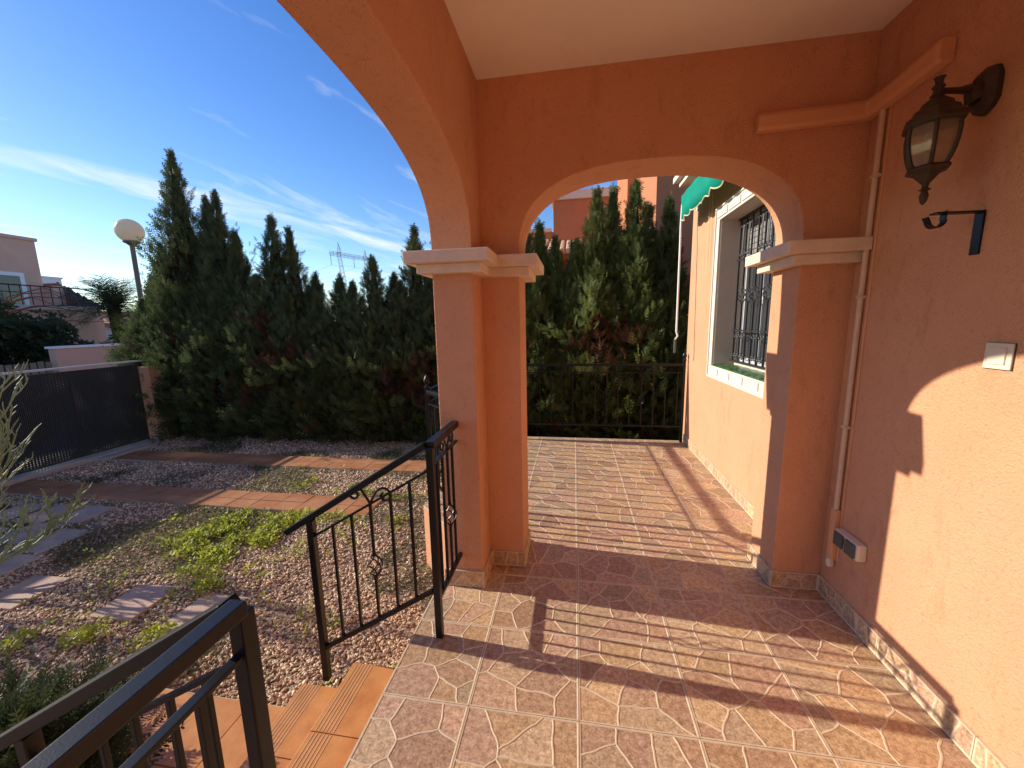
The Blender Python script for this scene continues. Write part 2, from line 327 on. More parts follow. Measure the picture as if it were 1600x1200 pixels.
def npmesh(name, V, F, mat_name, parent=None, attrs=None, smooth=False):
    """V (n,3), F (m,k) arrays"""
    me = bpy.data.meshes.new(name); V = np.asarray(V, np.float32); F = np.asarray(F, np.int32); k = F.shape[1]
    me.vertices.add(len(V)); me.vertices.foreach_set('co', V.ravel())
    me.loops.add(F.size); me.loops.foreach_set('vertex_index', F.ravel())
    me.polygons.add(len(F)); me.polygons.foreach_set('loop_start', np.arange(0, F.size, k, dtype=np.int32))
    me.update(calc_edges=True); me.validate()
    me.materials.append(M[mat_name])
    for an, (typ, dom, data) in (attrs or {}).items():
        a = me.attributes.new(an, typ, dom)
        a.data.foreach_set('color' if 'COLOR' in typ else 'value', np.asarray(data, np.float32).ravel())
    if smooth: me.polygons.foreach_set('use_smooth', np.ones(len(me.polygons), bool))
    o = bpy.data.objects.new(name, me); C.objects.link(o)
    if parent is not None: o.parent = parent
    return o

# ------------------------------------------------------------------ dimensions
XW = 1.39            # house wall
XLo, XLi = -0.75, -0.53
YA, YB = 2.26, 2.54  # cross wall near / far face
YP = 2.03            # pillar face
XJ0, XJ1 = -0.315, 1.14
ZC = 2.85            # ceiling
ZS = 1.92            # top of imposts
GZ = -0.56           # garden level
XE = -0.80           # porch edge
XT = -1.29           # terrace edge
YT = 5.12            # terrace end

# ================================================================== GROUND
def sheet(name, x0, x1, y0, y1, z, mt, nx=1, ny=1, amp=0.0, sc=1.0):
    mb = MB(); vs = []; fs = []
    for j in range(ny + 1):
        for i in range(nx + 1):
            x = x0 + (x1 - x0) * i / nx; y = y0 + (y1 - y0) * j / ny
            vs.append((x, y, z + (mnoise.noise(Vector((x * sc, y * sc, 3.3))) * amp if amp else 0)))
    for j in range(ny):
        for i in range(nx):
            a = j * (nx + 1) + i; fs.append((a, a + 1, a + nx + 2, a + nx + 1))
    mb.add(vs, fs); o = mb.build(name, mt, smooth=bool(amp)); tag(o, kind='structure'); return o
sheet('ground', -900, 900, -900, 900, -0.72, 'farground')
garden = sheet('garden_ground', -8.0, 3.2, -6, 7.6, GZ, 'earth', 90, 100, 0.018, 1.7)
sheet('road', -14.2, -9.2, -40, 60, -0.700, 'asphalt')
# pavements with kerbs
for x0, x1 in ((-9.2, -8.25), (-15.2, -14.2)):
    mb = MB(); mb.box(x0, x1, -40, 60, -0.75, -0.57); tag(mb.build('pavement', 'pavement', bevel=0.01), kind='structure')

# ================================================================== STONE TILES
TINTS = [(0.55, 0.385, 0.235), (0.50, 0.33, 0.235), (0.48, 0.32, 0.195), (0.53, 0.385, 0.26), (0.46, 0.34, 0.235), (0.48, 0.315, 0.232), (0.43, 0.28, 0.19)]
def clip(poly, p, nrm):          # keep side where (q-p).n <= 0
    outp = []
    for i in range(len(poly)):
        a, b = poly[i], poly[(i + 1) % len(poly)]
        da = (a[0] - p[0]) * nrm[0] + (a[1] - p[1]) * nrm[1]; db = (b[0] - p[0]) * nrm[0] + (b[1] - p[1]) * nrm[1]
        if da <= 0: outp.append(a)
        if (da < 0 < db) or (db < 0 < da):
            t = da / (da - db); outp.append((a[0] + (b[0] - a[0]) * t, a[1] + (b[1] - a[1]) * t))
    return outp
def inset(poly, d):
    n = len(poly); q = poly
    for i in range(n):
        a, b = poly[i], poly[(i + 1) % n]; ex, ey = b[0] - a[0], b[1] - a[1]; L = math.hypot(ex, ey)
        if L < 1e-6: continue
        nx, ny = ey / L, -ex / L
        q = clip(q, (a[0] - nx * d, a[1] - ny * d), (nx, ny))
        if len(q) < 3: return []
    return q
def stones(cell, area, seed):
    """irregular stone cells filling a convex ccw cell; returns list of outlines (no gaps)"""
    rr = random.Random(seed)
    xs = [p[0] for p in cell]; ys = [p[1] for p in cell]
    wd, ht = max(xs) - min(xs), max(ys) - min(ys)
    n = max(2, int(round(wd * ht / area)))
    seeds = []
    for _ in range(n):
        best = None; bd = -1
        for _k in range(5):
            q = (rr.uniform(min(xs), max(xs)), rr.uniform(min(ys), max(ys)))
            dd = min([math.hypot(q[0] - s[0], q[1] - s[1]) for s in seeds] + [9])
            if dd > bd: bd = dd; best = q
        seeds.append(best)
    res = []
    for i, s in enumerate(seeds):
        pl = list(cell)
        for j, t in enumerate(seeds):
            if i == j or len(pl) < 3: continue
            nx, ny = t[0] - s[0], t[1] - s[1]
            pl = clip(pl, ((s[0] + t[0]) / 2, (s[1] + t[1]) / 2), (nx, ny))
        if len(pl) < 3: continue
        o = []
        for k in range(len(pl)):
            a, b = pl[k], pl[(k + 1) % len(pl)]; L = math.hypot(b[0] - a[0], b[1] - a[1])
            if L < 0.004: o.append(a); continue
            m_ = max(1, int(L / 0.02))
            for q in range(m_):
                t = q / m_; o.append((a[0] + (b[0] - a[0]) * t, a[1] + (b[1] - a[1]) * t))
        o2 = []
        for x, y in o:
            ed = min(x - min(xs), max(xs) - x, y - min(ys), max(ys) - y); k = min(1.0, max(0.0, ed / 0.03))
            nv = mnoise.noise_vector(Vector((x * 19 + seed * 3.1, y * 19, seed * 1.7)))
            o2.append((x + nv.x * 0.010 * k, y + nv.y * 0.010 * k))
        if len(o2) >= 3: res.append(o2)
    return res
def stone_tile(name, cell, seed, parent, thick=0.010, relief=0.0018, area=0.0165, tf=None, shrink=0.0010, vein=0.0046):
    """cell: convex ccw polygon in tile plane. tf maps (u,v,h)->world. Stones lie between raised cream veins."""
    rr = random.Random(seed * 13 + 5); tf = tf or (lambda u, v, h: (u, v, h))
    mb = MB(); cols = []
    cell = inset(cell, shrink); n = len(cell)
    v = [tf(x, y, -thick) for x, y in cell] + [tf(x, y, relief) for x, y in cell]
    f = [(i, (i + 1) % n, n + (i + 1) % n, n + i) for i in range(n)]
    mb.add(v, f, 0); cols += [(1, 1, 1)] * len(f)
    inn = inset(cell, 0.0028)
    if len(inn) == n:
        mb.add([tf(x, y, relief) for x, y in cell] + [tf(x, y, relief) for x, y in inn], [(i, (i + 1) % n, n + (i + 1) % n, n + i) for i in range(n)], 0); cols += [(1, 1, 1)] * n
    else: inn = cell
    for st in stones(inn, area, seed):
        t = rr.choice(TINTS); k = rr.uniform(0.86, 1.14); t = tuple(c * k for c in t); n = len(st)
        mid = []; ins = []; vw = vein * rr.uniform(0.85, 1.1)
        for i in range(n):
            a, b, c = st[i - 1], st[i], st[(i + 1) % n]
            e1 = (b[0] - a[0], b[1] - a[1]); e2 = (c[0] - b[0], c[1] - b[1]); l1 = math.hypot(*e1) + 1e-9; l2 = math.hypot(*e2) + 1e-9
            nx = -(e1[1] / l1 + e2[1] / l2); ny = e1[0] / l1 + e2[0] / l2; L = math.hypot(nx, ny) + 1e-9; nx /= L; ny /= L
            q = max(0.35, (nx * -e1[1] / l1 + ny * e1[0] / l1)); 
            mid.append((b[0] + nx * vw * .55 / q, b[1] + ny * vw * .55 / q)); ins.append((b[0] + nx * vw / q, b[1] + ny * vw / q))
        v = [tf(x, y, relief) for x, y in st] + [tf(x, y, relief * .85) for x, y in mid] + [tf(x, y, 0.0) for x, y in ins]
        f = [(r * n + i, r * n + (i + 1) % n, (r + 1) * n + (i + 1) % n, (r + 1) * n + i) for r in (0, 1) for i in range(n)]
        mb.add(v, f, 0); cols += [(1, 1, 1)] * len(f)
        mb.add(v[2 * n:], [tuple(range(n))], 1); cols += [t]
    o = mb.build(name, ['grout', 'stone'], parent, tint=True)
    me = o.data; a = me.attributes.new('tint', 'FLOAT_COLOR', 'FACE')
    a.data.foreach_set('color', np.array([(*c, 1) for c in cols], np.float32).ravel())
    return o

# ------------------------------------------------------------------ porch floor
floor = empty('porch_floor', (0, 0, 0), kind='structure')
foot = [(XE, -2.7), (XW, -2.7), (XW, YT), (XT, YT), (XT, 2.99), (-0.82, 2.54), (XE, 2.54)]
mb = MB(); mb.prism(foot, -0.74, -0.011)
base = mb.build('floor_slab', 'stucco', floor)
mb = MB(); mb.prism([(XE - 0.004, -2.7), (XE + 0.0, -2.7), (XE + 0.0, 2.0), (XE - 0.004, 2.0)], -0.035, -0.001)
mb.build('edge_trim', 'grout', floor)
TX, TY = 0.447, 0.424
xl = [-1.29, -0.869, -0.422, 0.025, 0.472, 0.919, 1.388]
yl = [1.737 + TY * k for k in range(-6, 9)]
yl[-1] = YT
seed = 11
for j in range(len(yl) - 1):
    for i in range(len(xl) - 1):
        x0, x1, y0, y1 = xl[i], xl[i + 1], yl[j], yl[j + 1]
        seed += 1
        if y1 < 2.6:                      # porch part
            if x1 <= XE: continue
            x0 = max(x0, XE)
        cell = [(x0, y0), (x1, y0), (x1, y1), (x0, y1)]
        if y0 > 2.4 and i <= 1:           # chamfered corner of the terrace
            cell = clip(cell, (XT, 2.99), (-0.69, -0.72))
            if len(cell) < 3: continue
        stone_tile('tile', cell, seed, floor, area=0.0175)
# ------------------------------------------------------------------ house
house = empty('house', (0, 0, 0), 'orange stucco house with arched porch, cream ceiling and barred window', 'house')
def superarc(c, a, b, z0, n, k=40):
    pts = []
    for i in range(k + 1):
        t = PI * i / k; ct, st = math.cos(t), math.sin(t)
        pts.append((c + a * math.copysign(abs(ct) ** (2 / n), ct), z0 + b * abs(st) ** (2 / n)))
    return pts      # from +a side to -a side
SP = 1.93
def arch_wall(name, axis, u0, u1, t0, t1, z1, opens, mt, parent, z0=-0.0):
    """wall with arched openings down to z0; axis 'x' means u runs along x, thickness along y"""
    # outline as quads: build strips per opening
    mb = MB()
    def P(u, t, z): return (u, t, z) if axis == 'x' else (t, u, z)
    def quad(a, b, c, d): mb.add([a, b, c, d], [(0, 1, 2, 3)])
    cur = u0
    segs = []
    for (a, b, spring, rise, n) in sorted(opens):
        segs.append(('solid', cur, a)); segs.append(('arch', a, b, spring, rise, n)); cur = b
    segs.append(('solid', cur, u1))
    for s in segs:
        if s[0] == 'solid':
            if s[2] - s[1] < 1e-4: continue
            zs = [z0, SP, z1]
            for t in (t0, t1):
                for i in range(2): quad(P(s[1], t, zs[i]), P(s[2], t, zs[i]), P(s[2], t, zs[i + 1]), P(s[1], t, zs[i + 1]))
        else:
            _, a, b, sp, rs, n = s
            pts = superarc((a + b) / 2, (b - a) / 2, rs, sp, n, 56)
            for i in range(len(pts) - 1):
                (ua, za), (ub, zb) = pts[i], pts[i + 1]
                for t in (t0, t1): quad(P(ua, t, za), P(ub, t, zb), P(ub, t, z1), P(ua, t, z1))
                quad(P(ua, t0, za), P(ub, t0, zb), P(ub, t1, zb), P(ua, t1, za))
            for u in (a, b): quad(P(u, t0, z0), P(u, t1, z0), P(u, t1, sp), P(u, t0, sp))
            # side strips between spring and straight jamb are covered by arc points (start at spring)
    quad(P(u0, t0, z1), P(u1, t0, z1), P(u1, t1, z1), P(u0, t1, z1))
    for u in (u0, u1): quad(P(u, t0, z0), P(u, t1, z0), P(u, t1, z1), P(u, t0, z1))
    o = mb.build(name, mt, parent)
    bm = bmesh.new(); bm.from_mesh(o.data); bmesh.ops.remove_doubles(bm, verts=bm.verts, dist=1e-4); bmesh.ops.recalc_face_normals(bm, faces=bm.faces)
    ed = [e for e in bm.edges if len(e.link_faces) == 2 and 1.2 < e.calc_face_angle(0) < 1.9]
    bmesh.ops.bevel(bm, geom=ed, offset=0.006, segments=2, profile=0.6, affect='EDGES', clamp_overlap=True)
    bm.to_mesh(o.data); bm.free()
    return o
arch_wall('arcade_wall', 'y', -2.7, YB, XLo, XLi, 3.1, [(0.0, YP, SP, 0.437, 2.75), (-2.45, -0.42, SP, 0.437, 2.75)], 'stucco', house)
arch_wall('cross_wall', 'x', XLi + 0.0005, XW - 0.001, YA, YB, 3.1, [(XJ0, XJ1, SP, 0.452, 2.55)], 'stucco', house)
# ceiling and roof over the porch
mb = MB(); mb.box(XLi - 0.05, XW + 0.05, -2.69, YA + 0.05, ZC, ZC + 0.08); mb.build('ceiling', 'ceiling', house)
mb = MB(); mb.box(XLo - 0.12, XW + 0.3, -2.9, YB + 0.12, 3.1, 3.28); mb.build('porch_roof', 'cream', house, bevel=0.01)
# main wall, with the window opening
WY0, WY1, WZ0, WZ1 = 2.86, 4.187, 1.09, 2.49
wt = 0.42
mb = MB()
mb.box(XW, XW + wt, -2.7, WY0, -0.7, 4.2); mb.box(XW, XW + wt, WY1, 5.14, -0.7, 4.2)
mb.box(XW, XW + wt, WY0, WY1, -0.7, WZ0); mb.box(XW, XW + wt, WY0, WY1, WZ1, 4.2)
o = mb.build('wall', 'stucco', house)
bm = bmesh.new(); bm.from_mesh(o.data); bmesh.ops.remove_doubles(bm, verts=bm.verts, dist=1e-4)
fc = [f for f in bm.faces if abs(f.normal.y) > .9 and any(abs(f.calc_center_median().y - q) < 1e-3 for q in (WY0, WY1)) and not (WZ0 < f.calc_center_median().z < WZ1)]
bmesh.ops.delete(bm, geom=fc, context='FACES')
fc = [f for f in bm.faces if abs(f.normal.z) > .9 and len([1 for g in f.edges if len(g.link_faces) > 2])]
bm.to_mesh(o.data); bm.free()
mb = MB(); mb.box(XW + 0.3, 6.0, -2.7, 5.139, -0.7, 4.2); mb.build('house_block', 'stucco', house)
mb = MB(); mb.box(XLo + 0.0, XW + 0.4, -2.95, -2.701, -0.7, 3.1); mb.build('back_wall', 'stucco', house)
mb = MB(); mb.box(XW - 0.14, 6.3, YB + 0.13, 5.30, 3.14, 3.2); mb.box(XW - 0.2, 6.3, YB + 0.13, 5.36, 3.2, 3.27); mb.build('eaves', 'whitetrim', house, bevel=0.008)
# imposts
def Lpoly(e):
    return [(XLo - e, YP - e), (XLi + e, YP - e), (XLi + e, YA - e), (XJ0 + e, YA - e), (XJ0 + e, YB + e), (XLo - e, YB + e)]
def impost(poly_fn, nm='impost'):
    mb = MB(); mb.prism(poly_fn(0.112), ZS - 0.060, ZS); mb.prism(poly_fn(0.062), ZS - 0.108, ZS - 0.0602)
    mb.build(nm, 'cream', house, bevel=0.005)
impost(Lpoly)
impost(lambda e: [(XJ1 - e, YA - e), (XW - 0.003, YA - e), (XW - 0.003, YB + e), (XJ1 - e, YB + e)])
impost(lambda e: [(XLo - e, -0.42 - e), (XLi + e, -0.42 - e), (XLi + e, 0.0 + e), (XLo - e, 0.0 + e)])
# skirting tiles
def skirting(a, b, nrm, h=0.105, th=0.011, sd=0):
    a = Vector(a); b = Vector(b); d = (b - a); L = d.length; d.normalize(); nrm = Vector(nrm)
    n = max(1, round(L / 0.447)); step = L / n
    for i in range(n):
        u0, u1 = i * step, (i + 1) * step
        tf = lambda u, v, hh: tuple(a + d * u + nrm * (th + hh) + Vector((0, 0, v)))
        cell = [(u0, 0.0025), (u1, 0.0025), (u1, h), (u0, h)]
        flip = d.cross(Vector((0, 0, 1))).dot(nrm) < 0
        o = stone_tile('skirting_tile', cell, sd * 50 + i + 700, house, thick=th - 0.0005, area=0.0062, tf=tf, relief=0.0015)
        if flip: o.data.flip_normals()
skirting((XW, YA - 0.011, 0), (XW, -2.6, 0), (-1, 0, 0), sd=1)
skirting((XW, 5.13, 0), (XW, YB + 0.011, 0), (-1, 0, 0), sd=2)
skirting((XJ1 - 0.011, YA, 0), (XW - 0.012, YA, 0), (0, -1, 0), sd=3)
skirting((XJ1, YB + 0.011, 0), (XJ1, YA, 0), (-1, 0, 0), sd=4)
skirting((XLo - 0.011, YP, 0), (XLi + 0.011, YP, 0), (0, -1, 0), sd=5)
skirting((XLi, YP, 0), (XLi, YA - 0.012, 0), (1, 0, 0), sd=6)
skirting((XLi + 0.012, YA, 0), (XJ0 + 0.011, YA, 0), (0, -1, 0), sd=7)
skirting((XJ0, YA, 0), (XJ0, YB + 0.011, 0), (1, 0, 0), sd=8)
skirting((XLo, YB, 0), (XLo, YP, 0), (-1, 0, 0), sd=9)
skirting((XJ0, YB, 0), (XLo, YB, 0), (0, 1, 0), sd=10)
skirting((XJ1, YB, 0), (XW - 0.012, YB, 0), (0, 1, 0), sd=12)

# ------------------------------------------------------------------ window
win = MB()
fw = 0.095
mb = MB()
y0, y1, z0, z1 = WY0 - fw, WY1 + fw, WZ0 - fw - 0.03, WZ1 + fw + 0.03
def ring(mb, iy0, iy1, iz0, iz1, oy0, oy1, oz0, oz1, x0, x1):
    mb.box(x0, x1, oy0, oy1, oz0, iz0); mb.box(x0, x1, oy0, oy1, iz1, oz1)
    mb.box(x0, x1, oy0, iy0, iz0 + 1e-4, iz1 - 1e-4); mb.box(x0, x1, iy1, oy1, iz0 + 1e-4, iz1 - 1e-4)
ring(mb, WY0, WY1, WZ0, WZ1, y0, y1, z0, z1, XW - 0.018, XW + 0.002)
win_o = mb.build('window', 'whitetrim', house, bevel=0.003)
mb = MB()
ring(mb, y0 + 0.018, y1 - 0.018, z0 + 0.018, z1 - 0.018, y0, y1, z0, z1, XW - 0.030, XW - 0.0185)
mb.build('moulding', 'whitetrim', win_o, bevel=0.004)
# raised key panels on the bottom and top of the surround
for zc in (WZ0 - 0.055, WZ1 + 0.055):
    for k in range(5):
        ya = WY1 + 0.055 - k * 0.285; yb = ya - 0.255
        if yb < y0 + 0.03: continue
        mb = MB(); mb.box(XW - 0.027, XW - 0.0182, yb, ya, zc - 0.033, zc + 0.033); mb.build('surround_panel', 'whitetrim', win_o, bevel=0.004)
mb = MB()
xr = XW + 0.29
mb.box(XW + 0.0025, xr, WY1 - 0.004, WY1 + 0.02, WZ0, WZ1); mb.box(XW + 0.0025, xr, WY0 - 0.02, WY0 + 0.004, WZ0, WZ1)
mb.box(XW + 0.0025, xr, WY0 + 0.0045, WY1 - 0.0045, WZ1 - 0.004, WZ1 + 0.02)
mb.build('reveal', 'reveal', win_o)
# green sill tiles (chevrons in two rows)
for r in range(2):
    for k in range(14):
        ya = WY0 + 0.006 + k * 0.094; yb = min(ya + 0.091, WY1 - 0.006); xa = XW - 0.03 + r * 0.105; xb = xa + 0.102
        sk = 0.03 if r == 0 else -0.03
        ya0, yb0 = max(ya - sk, WY0 + .005), max(yb - sk, WY0 + .008); ya1, yb1 = ya + sk, yb + sk
        c4 = [(xa, min(ya0, WY1 - .012)), (xb, min(ya1, WY1 - .012)), (xb, min(yb1, WY1 - 0.006)), (xa, min(yb0, WY1 - .006))]
        mb = MB(); mb.prism(c4, WZ0 + 0.0005, WZ0 + 0.012 + 0.0015 * ((k + r) % 2)); mb.build('sill_tile', 'greentile', win_o, bevel=0.002)
mb = MB(); mb.box(XW + 0.19, xr, WY0 + 0.005, WY1 - 0.005, WZ0 + 0.0, WZ0 + 0.03); mb.build('sill_ledge', 'reveal', win_o)
# window sashes behind the bars
xg = XW + 0.235
mb = MB()
ring(mb, WY0 + 0.055, WY1 - 0.055, WZ0 + 0.085, WZ1 - 0.05, WY0 + 0.0046, WY1 - 0.0046, WZ0 + 0.0305, WZ1 - 0.0046, xg, xg + 0.05)
ymid = (WY0 + WY1) / 2
mb.box(xg - 0.004, xg + 0.045, ymid - 0.03, ymid + 0.03, WZ0 + 0.086, WZ1 - 0.051)
mb.box(xg + 0.002, xg + 0.045, WY1 - 0.42, WY1 - 0.385, WZ0 + 0.086, WZ1 - 0.051)
mb.build('window_frame', 'alu', win_o, bevel=0.003)
for a, b in ((WY0 + 0.056, ymid - 0.031), (ymid + 0.031, WY1 - 0.421), (WY1 - 0.384, WY1 - 0.056)):
    mb = MB(); mb.box(xg + 0.018, xg + 0.024, a, b, WZ0 + 0.086, WZ1 - 0.051); mb.build('pane', 'darkglass', win_o)
for k in range(8):
    z = WZ1 - 0.075 - k * 0.052
    mb = MB(); mb.box(xg + 0.004, xg + 0.014, WY0 + 0.06, WY1 - 0.06, z - 0.024, z + 0.024); mb.build('shutter_slat', 'shutter', win_o, bevel=0.004)

# ------------------------------------------------------------------ wrought iron helpers
def spiral(c, r0, r1, a0, a1, U, V, n=22):
    c = Vector(c); U = Vector(U); V = Vector(V); o = []
    for i in range(n + 1):
        t = i / n; a = a0 + (a1 - a0) * t; r = r0 + (r1 - r0) * t
        o.append(c + U * (r * math.cos(a)) + V * (r * math.sin(a)))
    return o
def basket(c, h, r, wire=0.0035):
    mb = MB(); c = Vector(c)
    for k in range(4):
        pts = []
        for i in range(13):
            t = i / 12; a = k * PI / 2 + t * PI * 1.15; rr = r * math.sin(PI * t) ** 0.8 + 0.003
            pts.append(c + Vector((rr * math.cos(a), rr * math.sin(a), (t - 0.5) * h)))
        mb.tube(pts, wire, 5)
    mb.lathe([(0.001, -h * .56), (0.011, -h * .53), (0.011, -h * .46), (0.004, -h * .42)], c, 8)
    mb.lathe([(0.004, h * .42), (0.011, h * .46), (0.011, h * .53), (0.001, h * .56)], c, 8)
    return mb
def scroll_pair(c, U, size, rod=0.006):
    """a V of two curls springing from c, in the plane of U and Z"""
    mb = MB(); c = Vector(c); U = Vector(U).normalized(); Z = Vector((0, 0, 1))
    for s in (-1, 1):
        u = U * s
        k = c + u * size * 1.0 + Z * size * 0.62
        pts = [c + Z * 0.002, c + u * size * 0.22 + Z * size * 0.42, c + u * size * 0.5 + Z * size * 0.86]
        pts += spiral(k, size * 0.50, size * 0.16, PI * 0.62, -PI * 1.35, u, Z, 24)
        mb.tube(pts, rod, 6)
    return mb
def finial(c):
    mb = MB(); mb.lathe([(0.026, 0), (0.026, 0.012), (0.012, 0.018), (0.010, 0.03), (0.02, 0.036), (0.027, 0.055), (0.024, 0.075), (0.011, 0.098), (0.002, 0.112)], c, 14)
    return mb
def railing(label, A, B, ztop=(1.02, 1.02), zup=(0.90, 0.90), zbot=(0.205, 0.205), ts=(), fancy=(), scrolls=(), posts=(), ext=0.0, group=None, bw=0.013, rw=0.044, pw=0.017):
    """A,B: xy ends; heights at both ends; ts: baluster parameters; posts: (t, z0, z1, finial)"""
    A = Vector((*A, 0)); B = Vector((*B, 0)); D = (B - A); U = D.normalized()
    rt = empty('railing', (A.x, A.y, posts[0][1] if posts else 0), label, 'railing', group)
    off = Vector(rt.location)
    def P(t, zz): 
        p = A + D * t; return Vector((p.x, p.y, zz[0] + (zz[1] - zz[0]) * t if isinstance(zz, tuple) else zz)) - off
    def bld(mb, nm, smooth=False, bevel=0.0): return mb.build(nm, 'iron', rt, smooth=smooth, bevel=bevel)
    e = ext / D.length
    mb = MB(); mb.bar(P(0, (ztop[0] - .02, ztop[1] - .02)), P(1 + e, (ztop[0] - .02, ztop[1] - .02)), rw, 0.032); bld(mb, 'top_rail', bevel=0.004)
    mb = MB(); mb.bar(P(0.0, zup), P(1.0, zup), 0.022, 0.010); bld(mb, 'upper_rail', bevel=0.002)
    mb = MB(); mb.bar(P(0.0, zbot), P(1.0, zbot), 0.022, 0.022); bld(mb, 'bottom_rail', bevel=0.003)
    for i, t in enumerate(ts):
        zb = zbot[0] + (zbot[1] - zbot[0]) * t + 0.011; zu = zup[0] + (zup[1] - zup[0]) * t - 0.005
        if i in fancy:
            zm = zb + (zu - zb) * 0.47; hb = 0.12
            mb = MB(); q = P(t, 0.0)
            mb.bar((q.x, q.y, zb - off.z), (q.x, q.y, zm - hb / 2 - off.z), bw, bw, upv=U); mb.bar((q.x, q.y, zm + hb / 2 - off.z), (q.x, q.y, zu - off.z), bw, bw, upv=U)
            bal = bld(mb, 'baluster', bevel=0.002)
            b2 = basket((q.x, q.y, zm - off.z), hb, 0.033); b2.build('basket', 'iron', bal, smooth=True)
        else:
            q = P(t, 0.0); mb = MB(); mb.bar((q.x, q.y, zb - off.z), (q.x, q.y, zu - off.z), bw, bw, upv=U); bld(mb, 'baluster', bevel=0.002)
    for t, sz in scrolls:
        q = P(t, zup); sc_ = scroll_pair(q, U, sz); bld(sc_, 'scroll', smooth=True)
    for t, za, zb, fin in posts:
        q = P(t, 0.0); mb = MB(); mb.box(q.x - pw, q.x + pw, q.y - pw, q.y + pw, za - off.z, zb - off.z)
        po = bld(mb, 'post', bevel=0.004)
        if fin: finial((q.x, q.y, zb - off.z)).build('finial', 'iron', po, smooth=True)
    return rt
def evn(n, a=0.0, b=1.0): return [a + (b - a) * (i + 1) / (n + 1) for i in range(n)]
XR = -0.66
# stair rail, far side
railing('sloping black stair railing beside the gravel, ending at the post by the orange pillar', (XR - 0.02, 1.64), (-1.316, 1.64), (1.02, 0.62), (0.872, 0.492), (0.255, -0.15),
        [0.145, 0.305, 0.475, 0.64, 0.81], fancy=(2,), scrolls=((0.475, 0.078),), posts=((1.0, -0.339, 0.585, False),), ext=0.14)
railing('short black railing between corner post and orange pillar', (XR, 1.64), (XR, YP - 0.0005), ts=evn(4), fancy=(2,), scrolls=((0.6, 0.07),), posts=((0.0, 0.0025, 0.99, False),))
# near side of the stair
railing('black porch railing with flat top beside the juniper, on the other side of the stairs', (XR, 0.60), (XR, -0.02), ts=evn(5), rw=0.038, posts=((0.0, 0.0025, 0.99, False),))
railing('sloping black stair railing running down beside the juniper bush', (XR - 0.02, 0.60), (-1.316, 0.60), (1.02, 0.62), (0.872, 0.492), (0.255, -0.15),
        [0.145, 0.305, 0.475, 0.64, 0.81], fancy=(2,), posts=((1.0, -0.339, 0.585, False),), ext=0.14)
# terrace
XC, YC = -1.215, 3.03
railing('black terrace railing in front of the cypress trees, ending at the house wall', (XC, 5.05), (1.345, 5.05), ts=[(0.029 - 1.2 + XC * 0 + 0.0 + 0.144 * k - XC - 0.0) / (1.345 - XC) for k in range(1, 18) if 0.03 < (0.029 - 1.2 + 0.144 * k - XC) / (1.345 - XC) < 0.985],
        fancy=(5, 13), scrolls=((0.835, 0.085), (0.28, 0.085)), posts=((0.0, 0.0025, 1.03, True), (1.0, 0.0025, 1.05, True)))
railing('black terrace railing along the garden side, between two finial posts', (XC, YC), (XC, 5.029), bw=0.017, ts=evn(14), fancy=(3, 9), scrolls=((0.3, 0.085), (0.7, 0.085)), posts=((0.0, 0.0025, 1.03, True),))
railing('short diagonal black railing behind the orange pillar', (XC + 0.016, YC - 0.016), (-0.763, 2.56), bw=0.017, ts=evn(4), fancy=(1,), scrolls=((0.5, 0.08),))

# ------------------------------------------------------------------ window grille
gr = empty('window_grille', (XW + 0.17, WY0, WZ0 + 0.012), 'dark wrought iron window grille with curls, top and bottom, and basket bars', 'grille')
gx = 0.0; H0, H1 = 0.035, WZ1 - 0.012 - WZ0 - 0.02; LY = WY1 - WY0 
for z in (H0, 0.335, 1.0, H1):
    mb = MB(); mb.bar((gx, -0.01 if z in (0.335, 1.0) else 0.0045, z), (gx, LY + (0.01 if z in (0.335, 1.0) else -0.0045), z), 0.012 if z in (0.335, 1.0) else 0.03, 0.014); mb.build('crossbar', 'grille', gr)
nb = 11
for k in range(nb):
    y = 0.03 + (LY - 0.06) * k / (nb - 1); fancyk = k in (1, 3, 5, 7, 8, 9)
    fz = 0.66
    mb = MB()
    if fancyk:
        mb.bar((gx, y, H0), (gx, y, fz - .07), .012, .012); mb.bar((gx, y, fz + .07), (gx, y, H1), .012, .012)
    else: mb.bar((gx, y, H0), (gx, y, H1), .014, .014)
    b = mb.build('bar', 'grille', gr)
    if fancyk: basket((gx, y, fz), 0.14, 0.036).build('basket', 'grille', b, smooth=True)
for k in range(nb - 1):
    if k % 3 == 1: continue
    yc = 0.03 + (LY - 0.06) * (k + 0.5) / (nb - 1)
    for (za, zb) in ((H0 + .02, 0.325), (1.01, H1 - .015)):
        mb = MB(); hh = zb - za
        for s in (-1, 1):
            c1 = Vector((gx, yc + s * 0.028, zb - 0.045)); c0 = Vector((gx, yc + s * 0.028, za + 0.045))
            pts = list(reversed(spiral(c1, 0.030, 0.009, PI * (1.0), -PI * 0.9, (0, s, 0), (0, 0, 1), 16))) 
            pts += spiral(c0, 0.030, 0.009, PI, PI * 2.9, (0, s, 0), (0, 0, 1), 16)
            mb.tube(pts, 0.0055, 5)
        mb.build('scroll', 'grille', gr, smooth=True)

